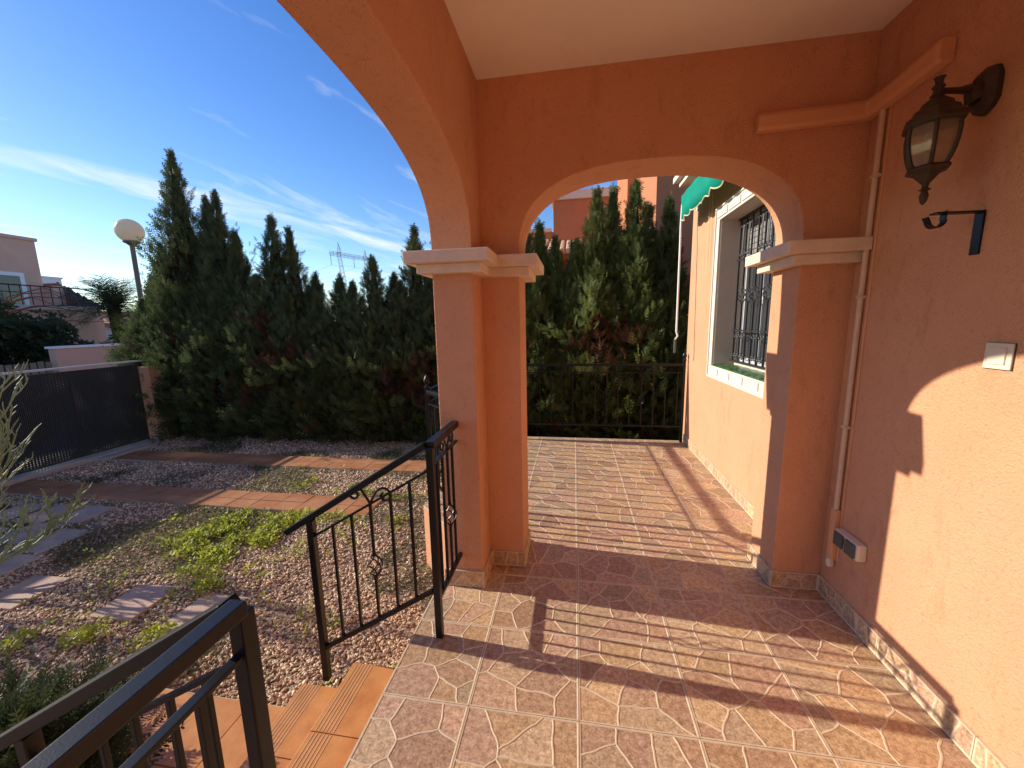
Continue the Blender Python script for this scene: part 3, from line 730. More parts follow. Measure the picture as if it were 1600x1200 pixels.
# ------------------------------------------------------------------ awning
aw = empty('awning', (XW, 4.97, 2.66), 'rolled-in green canvas awning with scalloped cream-edged valance above the window', 'awning')
LA = 2.2
n = 66; top = []; bot = []; V = []; F = []
mb = MB()
for i in range(n + 1):
    t = i / n; y = -LA * t; rip = 0.010 * math.sin(t * 47) + 0.008 * math.sin(t * 21 + 1)
    sc_ = 0.035 * abs(math.sin(PI * t * 10))
    x = -0.19
    V += [(-0.005, y, 0.39), (-0.10 + rip * .4, y, 0.36), (x + rip * .3, y, 0.29), (x + rip, y, 0.15), (x + rip * 1.3, y, 0.005 + sc_ * -1 + 0.03)]
for i in range(n):
    for k in range(4):
        a = i * 5 + k; F.append((a, a + 1, a + 6, a + 5))
mb.add(V, F); cn = mb.build('canopy', 'canvas', aw, smooth=True)
sm = cn.modifiers.new('thickness', 'SOLIDIFY'); sm.thickness = 0.002
mb = MB(); mb.tube([V[i * 5 + 4] for i in range(n + 1)], 0.006, 5); mb.build('binding', 'canvastrim', aw)
mb = MB(); mb.tube([(-0.165, 0.0, 0.262), (-0.165, -LA, 0.262)], 0.012, 8); mb.tube([(-0.045, 0.02, 0.29), (-0.045, -LA, 0.29)], 0.03, 10); mb.build('roller', 'white', aw, smooth=True)
for y in (-0.01, -LA * .5, -LA + .02):
    mb = MB(); mb.box(-0.18, -0.0005, y - .012, y + .012, 0.24, 0.262); mb.box(-0.012, -0.0005, y - .03, y + .03, 0.12, 0.28); mb.build('bracket', 'white', aw, bevel=0.003)
mb = MB(); mb.tube([(-0.175, 0.0, 0.2), (-0.18, 0.0, -0.05), (-0.185, -0.03, -0.2), (-0.20, -0.10, -1.25)], 0.011, 8); mb.tube([(-0.20, -0.10, -1.25), (-0.185, -0.105, -1.30), (-0.215, -0.115, -1.34)], 0.010, 8); mb.build('crank_rod', 'white', aw, smooth=True)
mb = MB(); mb.tube([(-0.215, -0.115, -1.34), (-0.215, -0.118, -1.50)], 0.014, 8); mb.build('crank_handle', 'darklid', aw, smooth=True)
mb = MB(); mb.tube([(-0.015, -0.45, 0.16), (-0.012, -0.455, -0.6)], 0.003, 5); mb.tube([(-0.015, -0.53, 0.16), (-0.012, -0.535, -0.6)], 0.003, 5); mb.build('pull_cord', 'canvastrim', aw)

# ------------------------------------------------------------------ lantern
ly, lx, lz = 1.665, 1.215, 2.13
la = empty('wall_lantern', (XW, ly + 0.03, 2.30), 'aged bronze six-sided lantern with glass panes hanging from a wall arm', 'lantern')
o = Vector(la.location)
def L(p): return (p[0] - o.x, p[1] - o.y, p[2] - o.z)
c = L((lx, ly, lz))
mb = MB()
mb.lathe([(0.0819, 0.058), (0.0874, 0.066), (0.0842, 0.08), (0.0686, 0.092), (0.0624, 0.106), (0.0484, 0.116), (0.0437, 0.128), (0.0265, 0.142), (0.0172, 0.15)], c, 6)
mb.build('cap', 'bronze', la, bevel=0.002)
mb = MB(); mb.lathe([(0.013, 0.148), (0.02, 0.156), (0.013, 0.164), (0.012, 0.176), (0.018, 0.182), (0.010, 0.192), (0.011, 0.204), (0.016, 0.212), (0.004, 0.214)], c, 12); mb.build('finial', 'bronze', la, smooth=True)
prof = [(0.0686, 0.058), (0.0702, 0.03), (0.0679, 0.0), (0.0624, -0.03), (0.0546, -0.055), (0.0468, -0.072)]
for k in range(6):
    a0, a1 = PI / 3 * k, PI / 3 * (k + 1); mb = MB(); vs = []
    for r, z in prof:
        for a in (a0, a1): vs.append((c[0] + r * .985 * math.cos(a), c[1] + r * .985 * math.sin(a), c[2] + z))
    mb.add(vs, [(2 * i, 2 * i + 1, 2 * i + 3, 2 * i + 2) for i in range(len(prof) - 1)])
    p = mb.build('pane', 'lampglass', la); s_ = p.modifiers.new('thickness', 'SOLIDIFY'); s_.thickness = 0.003
    mb = MB(); mb.tube([(c[0] + r * math.cos(a0), c[1] + r * math.sin(a0), c[2] + z) for r, z in prof], 0.0065, 5); mb.build('rib', 'bronze', la, smooth=True)
mb = MB(); mb.lathe([(0.0094, -0.128), (0.0234, -0.112), (0.039, -0.094), (0.0608, -0.084), (0.0624, -0.078), (0.0515, -0.07)], c, 6); mb.build('cup', 'bronze', la, bevel=0.002)
mb = MB(); mb.lathe([(0.002, -0.196), (0.009, -0.186), (0.013, -0.165), (0.008, -0.150), (0.017, -0.145), (0.008, -0.139), (0.010, -0.127)], c, 12); mb.build('drop', 'bronze', la, smooth=True)
mb = MB(); mb.lathe([(0.012, -0.07), (0.012, 0.0), (0.017, 0.005), (0.017, 0.04), (0.004, 0.05)], c, 10); mb.build('bulb_holder', 'plastic', la, smooth=True)
mb = MB(); mb.tube([(c[0], c[1], c[2] + 0.17), (c[0] + .07, c[1] + 0.015, c[2] + 0.172), (-0.06, 0, -0.01 + 0.02), (-0.035, 0, -0.02)], [0.009, 0.010, 0.017, 0.034], 8); mb.build('arm', 'bronze', la, smooth=True)
mb = MB(); pts = [(a_ * .9, b_ * .85) for a_, b_ in [(0.0, 0.085), (0.035, 0.075), (0.05, 0.04), (0.05, -0.045), (0.032, -0.075), (0, -0.095), (-0.032, -0.075), (-0.05, -0.045), (-0.05, 0.04), (-0.035, 0.075)]]
v = [(-0.0005, a, b) for a, b in pts] + [(-0.018, a, b) for a, b in pts] + [(-0.04, a * .62, b * .62) for a, b in pts]
k = len(pts); f = [tuple(range(k)), tuple(range(2 * k, 3 * k))] + [(r * k + i, r * k + (i + 1) % k, (r + 1) * k + (i + 1) % k, (r + 1) * k + i) for r in (0, 1) for i in range(k)]
mb.add(v, f); mb.build('back_plate', 'bronze', la, bevel=0.002)
# hook bracket
hk = empty('wall_hook', (XW, 1.655, 1.83), 'small black iron flower-pot hook below the lantern', 'hook')
mb = MB(); mb.box(-0.007, -0.0005, -0.017, 0.017, -0.075, 0.072); mb.build('plate', 'iron', hk, bevel=0.002)
mb = MB(); mb.bar((-0.006, 0.0, 0.068), (-0.155, -0.012, 0.068), 0.03, 0.006); mb.build('arm', 'iron', hk, bevel=0.002)
mb = MB()
arc = [(-0.120, -0.01, 0.075), (-0.122, -0.01, 0.045)] + [tuple(p) for p in spiral((-0.146, -0.012, 0.045), 0.026, 0.024, 0, -PI * .95, (1, 0, 0), (0, 0, 1), 10)] + [(-0.178, -0.012, 0.056)]
for i in range(len(arc) - 1): mb.bar(arc[i], arc[i + 1], 0.024, 0.004, upv=(0, 0, 1) if 2 < i < 11 else (1, 0, 0))
mb.build('curl', 'iron', hk)
# light switch
sw = empty('light_switch', (XW, 1.515, 1.41), 'ivory square light switch on the sunlit edge of the wall', 'switch')
mb = MB(); mb.box(-0.009, -0.0005, -0.043, 0.043, -0.043, 0.043); mb.build('plate', 'plastic', sw, bevel=0.003)
mb = MB(); mb.box(-0.014, -0.0092, -0.027, 0.027, -0.027, 0.027); mb.build('rocker', 'plastic', sw, bevel=0.002)
mb = MB(); mb.box(-0.0050, -0.0003, -0.0445, 0.0445, -0.0445, 0.0445); mb.build('shadow_rim', 'darklid', sw)  # dark rim standing in for the plate's thin shadow on the wall
# double socket
sk = empty('outdoor_socket', (XW, 2.03, 0.42), 'double outdoor socket with dark lids low on the wall', 'socket')
mb = MB(); mb.box(-0.045, -0.0005, -0.085, 0.085, -0.042, 0.042); mb.build('housing', 'plastic', sk, bevel=0.008)
for s in (-1, 1):
    mb = MB(); mb.box(-0.056, -0.0452, s * 0.041 - 0.034, s * 0.041 + 0.034, -0.036, 0.036); mb.build('lid', 'darklid', sk, bevel=0.006)
# conduit pipe
pp = empty('conduit_pipe', (XW, 2.165, 0.24), 'cream cable conduit running down the corner beside the socket', 'pipe')
mb = MB(); mb.tube([(-0.016, 0, 0.30), (-0.016, 0.004, 1.2), (-0.016, 0, 2.235)], 0.0125, 10); mb.build('tube', 'pipe', pp, smooth=True)
mb = MB(); mb.box(-0.03, -0.0005, -0.022, 0.022, 0.02, 0.305); mb.build('sleeve', 'duct', pp, bevel=0.008)
mb = MB(); mb.lathe([(0.004, -0.03), (0.017, -0.022), (0.02, 0.0), (0.016, 0.02), (0.006, 0.025)], (-0.018, 0, 0.0), 9); mb.build('plaster_blob', 'cream', pp, smooth=True)
for z in (0.75, 1.4, 1.95):
    mb = MB(); mb.box(-0.030, -0.0005, -0.017, 0.017, z - .008, z + .008); mb.build('clip', 'pipe', pp, bevel=0.002)
mb = MB(); mb.box(-0.005, -0.0006, -0.034, -0.0225, 0.02, 2.235); mb.build('cover_strip', 'duct', pp)
# painted duct round the corner
du = empty('cable_duct', (XW, YA, 2.49), 'orange painted cable duct boxed round the upper corner above the arch', 'duct')
sec = [(0.0008, -0.040), (0.040, -0.040), (0.052, -0.028), (0.052, 0.022), (0.040, 0.040), (0.0008, 0.040)]   # (out of wall, z)
mb = MB(); vs = []
path = [((0.875 - XW, 0), (0, -1), 0.0, 0.9), ((0.90 - XW, 0), (0, -1), 0, 1), ((1.30 - XW, 0), (0, -1), 0.01, 1), ((1.345 - XW, 0), (-.35, -1), 0.012, 1), ((0, 0), (-1, -1), 0.018, 1.06), ((0, -.045), (-1, -.35), 0.02, 1.05), ((0, -.10), (-1, 0), 0.02, 1), ((0, -.30), (-1, 0), 0.03, 1.05), ((0, -.395), (-1, 0), 0.035, 1.1), ((0, -.41), (-1, 0), 0.035, 0.98)]
for (px, py), (nx, ny), dz, s in path:
    for oo, z in sec: vs.append((px + nx * oo * (s if oo > .01 else 1), py + ny * oo * (s if oo > .01 else 1), dz + z * s))
k = len(sec); f = [tuple(range(k)), tuple(range((len(path) - 1) * k, len(path) * k))]
for r in range(len(path) - 1): f += [(r * k + i, r * k + (i + 1) % k, (r + 1) * k + (i + 1) % k, (r + 1) * k + i) for i in range(k)]
mb.add(vs, f); mb.build('trunking', 'duct', du, bevel=0.004)

# ================================================================== STEPS + LANDING
steps = empty('porch_steps', (0, 0, 0), kind='structure')
def tread(x0, x1, ya, yb, z):        # nosing at x0
    mb = MB(); mb.box(x0, x1, ya, yb, z - 0.02, z)
    t = mb.build('tread_tile', 'terracotta', steps, bevel=0.004)
    mb = MB()
    for k in range(6):
        xx = x0 + 0.022 + k * 0.0165
        mb.box(xx, xx + 0.0035, ya + 0.004, yb - 0.004, z + 0.0001, z + 0.0014)
    mb.build('grip_line', 'terraline', t)
ys = [0.585, 0.92, 1.255, 1.6]
for (xa, xb, z) in ((-1.12, XE - 0.005, -0.17), (-1.435, -1.122, -0.34)):
    for i in range(3): tread(xa, xb, ys[i] + 0.0015, ys[i + 1] - 0.0015, z)
    mb = MB(); mb.box(xa + 0.012, XE + 0.02, ys[0] + .003, ys[-1] - .003, GZ - 0.1, z - 0.0205); mb.build('step_core', 'terracotta', steps)
mb = MB(); mb.box(XE - 0.0045, XE - 0.001, ys[0] + 0.003, ys[-1] - .003, -0.1695, -0.036); mb.build('riser', 'terracotta', steps)
land = empty('landing', (0, 0, 0), kind='structure')
xs_ = [-2.76, -2.43, -2.10, -1.77, -1.437]
for i in range(4):
    for j in range(3):
        if i < 2 and j < 2: continue
        mb = MB(); mb.box(xs_[i] + .002, xs_[i + 1] - .002, ys[j] + .002, ys[j + 1] - .002, -0.535, -0.512 + rnd.uniform(-.001, .001)); mb.build('tile', 'terracotta', land, bevel=0.003)
mb = MB(); mb.prism([(-2.105, 0.578), (-1.43, 0.578), (-1.43, 1.605), (-2.77, 1.605), (-2.77, 1.25), (-2.105, 1.25)], -0.70, -0.519); mb.build('mortar_bed', 'grout', land)

# ================================================================== DRIVE STRIPS, SLABS
drive = empty('drive_strips', (0, 0, 0), kind='structure')
for (ya, yb, xa, xb) in ((5.02, 5.46, -7.75, -2.15), (3.72, 4.14, -7.75, -2.30)):
    nx = int((xb - xa) / 0.30); st = (xb - xa) / nx
    for i in range(nx):
        for j in range(2):
            y0 = ya + (yb - ya) * j / 2; y1 = ya + (yb - ya) * (j + 1) / 2; dz = rnd.uniform(-.003, .003)
            mb = MB(); mb.box(xa + i * st + .003, xa + (i + 1) * st - .003, y0 + .003, y1 - .003, GZ - 0.03, GZ + 0.022 + dz); mb.build('drive_tile', 'drive', drive, bevel=0.003)
    mb = MB(); mb.box(xa, xb, ya, yb, GZ - .06, GZ + 0.014); mb.build('mortar_bed', 'concrete', drive)
path = empty('stepping_path', (0, 0, 0), kind='structure'); SLABS = []
for (x, y, s, a) in ((-3.40, 2.23, .37, 2), (-2.73, 2.20, .37, -1), (-4.46, 2.20, .37, 1), (-5.15, 2.42, .40, 4), (-5.25, 2.86, .40, -3), (-5.72, 2.95, .40, 2), (-5.62, 3.36, .40, 3), (-6.08, 3.32, .42, -1), (-6.55, 3.3, .42, 1), (-6.2, 2.8, .4, 3), (-5.9, 2.45, .4, 6), (-6.6, 2.75, .4, 0), (-4.1, 1.2, .37, 3), (-4.8, 1.6, .37, -4)):
    SLABS.append((x, y, s)); mb = MB(); mb.box(-s / 2, s / 2, -s / 2, s / 2, -0.035, 0.0); q = mb.build('slab', 'slab', path, bevel=0.005, loc=(x, y, GZ + 0.017 + rnd.uniform(-.003, .003)))
    q.rotation_euler = (rnd.uniform(-.012, .012), rnd.uniform(-.012, .012), math.radians(a))

# ================================================================== GATE / FENCE
gt = empty('mesh_gate', (-8.05, 4.0, GZ), 'long driveway gate covered with black woven shade mesh', 'gate')
mb = MB(); mb.box(-0.006, -0.002, -4.3, 1.98, 0.05, 1.49); mb.build('shade_mesh', 'mesh', gt)
mb = MB()
mb.bar((-0.03, -4.3, 1.50), (-0.03, 2.4, 1.555), 0.035, 0.03); mb.build('top_rail', 'alu', gt)
mb = MB(); mb.bar((-0.03, -4.3, 0.06), (-0.03, 1.98, 0.06), 0.04, 0.04); mb.build('bottom_rail', 'iron', gt)
for y in (-4.2, -2.8, -1.4, 0.0, 0.95, 1.95):
    mb = MB(); mb.bar((-0.03, y, 0.0), (-0.03, y, 1.49), 0.04, 0.04); mb.build('upright', 'iron', gt)
kb = MB(); kb.box(-8.0, -7.78, 1.0, 5.98, -0.72, GZ + 0.075); kb.box(-7.779, -7.60, 4.9, 5.98, -0.72, GZ + 0.05); tag(kb.build('kerb', 'concrete', bevel=0.012), kind='structure')
gp = empty('gate_post', (-8.02, 6.18, GZ), 'orange stucco gate post partly hidden by cypress branches', 'gate post')
mb = MB(); mb.box(-.16, .16, -.18, .18, -0.15, 1.44); mb.build('shaft', 'stucco', gp, bevel=0.008)
bw_ = MB(); bw_.box(-8.1, 3.2, 7.45, 7.6, -0.72, 0.55); tag(bw_.build('boundary_wall', 'stucco_red', bevel=0.008), 'low red garden wall hidden behind the cypress hedge', 'wall')

# ================================================================== FOLIAGE
RS = np.random.RandomState(5)
def spray_template(L=0.22, W=0.10, pairs=5, lw=0.013):
    """flat feathery spray, stem along +z, leaflets as thin diamonds (quads)"""
    q = []
    def leaf(b, d, l, wd):
        b = np.array(b); d = np.array(d); d = d / np.linalg.norm(d); s = np.array([d[2], 0, -d[0]])
        q.append([b, b + d * l * .45 + s * wd, b + d * l, b + d * l * .45 - s * wd])
    leaf((0, 0, 0), (0, 0, 1), L, lw * .8)
    for i in range(pairs):
        t = (i + 0.5) / pairs; l = W * (1 - t * 0.65)
        for s in (-1, 1): leaf((0, 0, L * t * .8), (s * 0.72, 0.12 * (i % 2 - .5), 0.75), l, lw)
    return np.array(q)           # (nq,4,3)
TPL = spray_template(0.19, 0.085, 4, 0.0075)
def place_sprays(pos, dirs, scale, tpl=TPL, roll=None):
    n = len(pos); d = dirs / np.linalg.norm(dirs, axis=1, keepdims=True)
    ref = RS.normal(size=(n, 3)); x = np.cross(ref, d); x /= np.linalg.norm(x, axis=1, keepdims=True) + 1e-9
    y = np.cross(d, x)
    T = tpl[None] * scale[:, None, None, None]
    P = pos[:, None, None, :] + T[..., 0:1] * x[:, None, None, :] + T[..., 1:2] * y[:, None, None, :] + T[..., 2:3] * d[:, None, None, :]
    V = P.reshape(-1, 3); F = np.arange(len(V)).reshape(-1, 4)
    return V, F
def cypress(label, x, y, plumes, matn='cypress', dens=1.0, dry=0.35, sprigs=()):
    """plumes: (dx, dy, ztop, radius, zbase)  heights above porch floor"""
    rt = empty('cypress_tree', (x, y, GZ), label, 'tree', 'cypress trees of the hedge')
    allp = []; alld = []; alls = []
    zm = max(p_[2] for p_ in plumes); xm = [p_[0] for p_ in plumes]; q_ = random.Random(int(abs(x) * 100))
    plumes = list(plumes) + [(min(xm) - .1 + (max(xm) - min(xm) + .2) * k_ / 2 + q_.uniform(-.1, .1), q_.uniform(-.5, .12), GZ + (zm - GZ) * q_.uniform(.62, .84), q_.uniform(.30, .40), GZ) for k_ in range(3)]
    mbt = MB(); core = MB()
    for (dx, dy, zt, r, zb) in plumes:
        r = r * 1.24
        H = zt - GZ; zb_ = max(0.0, zb - GZ)
        n = int(445 * dens * (H - zb_) * (0.35 + r))
        t = RS.rand(n) ** 0.95
        prof = np.minimum(1.0, np.minimum(((1 - t) / 0.44) ** 1.12, 0.78 + t * 1.1)) * (1 + 0.16 * np.sin(t * 23 + dx * 9) + 0.1 * np.sin(t * 51 + dy))
        a = np.where(RS.rand(n) < 0.74, -PI * RS.rand(n), PI * RS.rand(n))      # denser on the garden side
        lump = 1 + 0.22 * np.sin(3 * a + t * 11 + dx * 5) + 0.15 * np.sin(5 * a - t * 17 + x)
        f = 1 - 0.42 * RS.rand(n) ** 1.3
        rad = r * prof * lump * f
        z = zb_ + t * (H - zb_ - 0.16)
        P = np.stack([dx + rad * np.cos(a), dy + rad * np.sin(a), z], 1)
        outw = 0.75 * (1 - t) ** 0.6 + 0.12
        D = np.stack([np.cos(a) * outw, np.sin(a) * outw, np.full(n, 1.0) - 0.25 * (1 - t)], 1) + RS.normal(size=(n, 3)) * 0.28
        s = (0.8 + 0.7 * RS.rand(n)) * (0.74 + 0.56 * (1 - t))
        allp.append(P); alld.append(D); alls.append(s)
        m2 = int(24 + 50 * r); u = RS.rand(m2)               # feathery leader
        allp.append(np.stack([dx + RS.normal(size=m2) * .03 * (1.3 - u), dy + RS.normal(size=m2) * .03 * (1.3 - u), H - 0.62 + u * 0.56], 1))
        alld.append(np.stack([RS.normal(size=m2) * .35, RS.normal(size=m2) * .35, np.full(m2, 1.0)], 1)); alls.append(0.45 + .25 * RS.rand(m2))
        m3 = int(5 + 14 * r)                                 # side tips that break the outline
        for _ in range(m3):
            tt = RS.uniform(.25, .85); aa = RS.rand() * 2 * PI; rr_ = r * min(1.0, ((1 - tt) / 0.44) ** 1.12); k3 = 9; u = RS.rand(k3)
            b0 = np.array([dx + rr_ * .72 * math.cos(aa), dy + rr_ * .72 * math.sin(aa), zb_ + tt * (H - zb_)]); dd = np.array([.4 * math.cos(aa), .4 * math.sin(aa), 1.0])
            allp.append(b0[None] + dd[None] * (u * .38)[:, None] + RS.normal(size=(k3, 3)) * .025); alld.append(dd[None] + RS.normal(size=(k3, 3)) * .3); alls.append(0.45 + .3 * RS.rand(k3))
        pr = lambda q: min(1.0, ((1 - q) / 0.44) ** 1.12, .78 + q * 1.1)
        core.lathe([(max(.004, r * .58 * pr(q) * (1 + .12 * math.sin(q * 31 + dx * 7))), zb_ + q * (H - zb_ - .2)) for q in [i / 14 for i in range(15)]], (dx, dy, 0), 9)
        mbt.tube([(dx * .2, dy * .2, -0.05), (dx * .7, dy * .7, H * .25), (dx, dy, H * .6), (dx, dy, H * .97)], [0.07, 0.055, 0.03, 0.006], 7)
    P = np.concatenate(allp); D = np.concatenate(alld); s = np.concatenate(alls)
    # dry brown patches low in the crown
    key = np.array([mnoise.noise(Vector((p[0] * 1.9 + x, p[1] * 1.9, p[2] * 1.5))) for p in P[::1]])
    dr = ((key > (0.38 if matn == 'cypress_b' else 0.31)) & (P[:, 2] < 2.3)) * 1.0 * (RS.rand(len(P)) < dry * 2.0)
    V, F = place_sprays(P, D, s)
    dryv = np.repeat(dr, TPL.shape[0])
    npmesh('crown', V, F, matn, rt, {'dry': ('FLOAT', 'FACE', dryv)})
    mbt.build('trunk', 'bark', rt, smooth=True); core.build('crown_core', 'inner', rt)  # solid dark core added inside the crown to block see-through
    for (px, py, pz, dx, dy, dz, ln) in sprigs:      # loose branch reaching out of the crown
        n = 44; u = RS.rand(n)
        base = np.array([px - x, py - y, pz - GZ]); dd = np.array([dx, dy, dz], float); dd /= np.linalg.norm(dd)
        PP = base[None] + dd[None] * (u * ln)[:, None] + RS.normal(size=(n, 3)) * (0.03 + .05 * (1 - u))[:, None]
        DD = dd[None] + RS.normal(size=(n, 3)) * 0.45
        V, F = place_sprays(PP, DD, 0.55 + .45 * RS.rand(n)); tag(npmesh('branch', V, F, 'sprig', rt), kind='stuff')
    return rt
Y0 = 6.95
cypress('low narrow cypress rising beside the globe lamp', -8.62, Y0 + .1, [(-.12, 0, 2.75, .30, GZ), (.2, .05, 2.95, .33, GZ)])
cypress('tallest cypress with a slender spire next to the gate post', -7.55, Y0 - .05, [(-.12, 0, 4.98, .50, GZ), (.30, .2, 4.2, .30, 0.5), (-.35, -.2, 2.6, .42, GZ), (.1, -.3, 2.4, .5, GZ)], dens=1.1,
        sprigs=((-7.05, 6.12, 0.75, 0.35, -.25, -1, .55), (-7.3, 6.2, 1.2, .5, -.3, -.7, .5)))
cypress('twin-tipped cypress just behind the tallest cypress spire', -6.78, Y0, [(-.1, 0, 4.22, .30, 0.2), (.22, .05, 3.4, .34, GZ), (.0, -.3, 2.5, .5, GZ), (.35, -.15, 2.9, .35, GZ)])
cypress('tall cypress with two pointed tips in mid hedge', -5.72, Y0, [(0, 0, 3.72, .40, GZ), (.28, .1, 3.5, .34, GZ), (-.2, -.3, 2.6, .5, GZ), (.3, -.25, 2.4, .45, GZ)],
        sprigs=((-5.55, 6.2, 0.9, 0.5, -.3, -.3, .4),))
cypress('short cypress with thin tip in the dip of the hedge', -4.95, Y0 + .05, [(0, 0, 2.62, .42, GZ), (.2, -.3, 2.2, .5, GZ), (-.25, .1, 2.35, .4, GZ)], dry=.6)
cypress('short rounded cypress below the power pylon', -4.25, Y0, [(-.15, 0, 2.55, .42, GZ), (.22, -.2, 2.4, .5, GZ)], dry=.6)
cypress('broad cypress with ragged top beside the pylon', -3.55, Y0 - .02, [(-.15, 0, 2.86, .42, GZ), (.2, .1, 2.55, .48, GZ), (.05, -.3, 2.2, .5, GZ)], dry=.5)
cypress('cypress with a lone pointed tip showing beside the big arch', -2.82, Y0, [(-.05, 0, 3.36, .36, GZ), (.25, -.15, 2.5, .5, GZ), (-.3, -.2, 2.4, .45, GZ)], dens=1.05)
cypress('dense cypress hidden behind the orange pillar', -1.95, Y0, [(0, 0, 2.7, .55, GZ), (.1, -.25, 2.4, .5, GZ)], dry=.55)
cypress('loose-topped cypress seen at the edge of the inner arch', -0.95, Y0 - .1, [(.05, 0, 3.45, .42, GZ), (.35, .1, 3.3, .38, GZ), (.1, -.3, 2.2, .5, GZ), (.62, .0, 3.0, .40, GZ), (.95, .1, 2.95, .36, GZ), (-.45, .1, 2.8, .4, GZ)], 'cypress_b')
cypress('twin-spired cypress inside the inner arch, before the stepped parapet', 0.30, Y0 - .15, [(.05, 0, 3.72, .34, GZ), (.30, .05, 3.74, .30, GZ), (-.25, -.05, 2.9, .45, GZ), (.1, -.35, 2.2, .5, GZ), (.48, -.1, 3.0, .38, GZ)], 'cypress_b', 1.1, dry=.5,
        sprigs=((0.12, 5.95, 1.35, .12, -.1, 1, .75), (-0.05, 5.95, 1.25, -.6, -.2, .35, .45), (0.1, 5.98, 1.5, .3, -.15, .9, .5)))
cypress('pointed cypress covering the lit corner of the neighbouring tower', 0.98, Y0 - .15, [(-.02, 0, 3.82, .36, GZ), (.2, .1, 3.45, .32, GZ), (.0, -.35, 2.4, .48, GZ), (.3, -.1, 2.9, .36, GZ)], 'cypress_b', 1.1, dry=.55)
cypress('slim cypress standing against the shaded red wall', 1.50, Y0 - .05, [(0, 0, 3.55, .28, GZ), (-.1, -.3, 2.2, .4, GZ)], 'cypress_b', 1.1)

# juniper at the steps
def shrub(name, label, cat, loc, matn, n, rx, ry, rz, zc, scale, tpl=TPL, up=0.5, stemmat='bark', trunk=True):
    rt = empty(name, loc, label, cat)
    d = RS.normal(size=(n, 3)); d /= np.linalg.norm(d, axis=1, keepdims=True)
    lump = 1 + 0.25 * np.sin(4 * d[:, 0] + 3 * d[:, 2] + loc[0]) + 0.18 * np.sin(7 * d[:, 1] - 5 * d[:, 2])
    f = (1 - 0.6 * RS.rand(n) ** 1.5) * lump
    P = np.stack([d[:, 0] * rx * f, d[:, 1] * ry * f, zc + d[:, 2] * rz * f], 1); P[:, 2] = np.maximum(P[:, 2], 0.0)
    D = d * 0.8 + np.array([0, 0, up]) + RS.normal(size=(n, 3)) * 0.35
    V, F = place_sprays(P, D, scale * (0.7 + 0.6 * RS.rand(n)), tpl); npmesh('foliage', V, F, matn, rt)
    if trunk:
        mb = MB()
        for k in range(6):
            a = k * 1.05; mb.tube([(0, 0, -0.06), (rx * .25 * math.cos(a), ry * .25 * math.sin(a), zc * .6), (rx * .6 * math.cos(a), ry * .6 * math.sin(a), zc + rz * .35)], [0.03, 0.02, 0.006], 6)
        mb.build('stem', stemmat, rt, smooth=True)
    return rt
JT = spray_template(0.16, 0.055, 7, 0.0045)
shrub('juniper_bush', 'dark green feathery juniper bush behind the black railing at the foot of the steps', 'bush', (-2.42, 0.86, GZ), 'juniper', 3000, 0.48, 0.48, 0.33, 0.20, 1.0, JT, 0.25)
# pale twiggy shrub
tw = empty('twiggy_shrub', (-5.15, 1.95, GZ), 'pale green pencil-twigged shrub leaning over the pink slabs', 'shrub')
mb = MB(); stems = MB()
r2 = random.Random(3)
def twig(p, d, L, r, lvl):
    pts = [p]; q = Vector(p); dd = Vector(d).normalized()
    for i in range(5):
        dd = (dd + Vector((r2.uniform(-.14, .14), r2.uniform(-.14, .14), r2.uniform(-.05, .12)))).normalized(); q = q + dd * L / 5; pts.append(q.copy())
    (mb if lvl else stems).tube(pts, [r * (1 - .12 * i) for i in range(len(pts))], 5)
    if lvl < 3:
        for i in range(2, 6):
            for _ in range(1 if lvl else 3):
                side = Vector((r2.uniform(-.6, .6), r2.uniform(-.6, .6), r2.uniform(-.25, .5)))
                twig(pts[i], dd + side, L * r2.uniform(.3, .45), r * .74, lvl + 1)
for (dx, dy, dz, L_) in ((0.40, 0.62, 1.0, 1.35), (0.5, 0.5, 0.30, .95), (.1, .5, .8, 1.1), (-.4, .3, 1.0, 1.0), (-.1, -.3, 1.0, .9)):
    twig(Vector((r2.uniform(-.05, .05), r2.uniform(-.05, .05), -0.03)), (dx, dy, dz), L_, 0.014, 0)
stems.build('stem', 'twig', tw, smooth=True); mb.build('twigs', 'twig', tw, smooth=True)

# ------------------------------------------------------------------ weeds, grass, gravel
def gn(x, y, s, o=0.0): return mnoise.noise(Vector((x * s + o, y * s - o, o * .7)))
def inrect(x, y):        # on landing, steps, strips
    if x > -2.80 and 0.55 < y < 1.63: return True
    if x > XE - .03 and y < 2.6: return True
    if x > XT - .03 and y > 2.95: return True
    if x > -1.32 and y > 2.5 and (x - XT) * 0.69 + (y - 2.99) * 0.72 > -0.02: return True
    for sx_, sy_, ss in SLABS:
        if abs(x - sx_) < ss / 2 - .012 and abs(y - sy_) < ss / 2 - .012: return True
    for ya, yb, xb in ((5.02, 5.46, -2.15), (3.72, 4.14, -2.30)):
        if ya - .01 < y < yb + .01 and x < xb + .01: return True
    return False
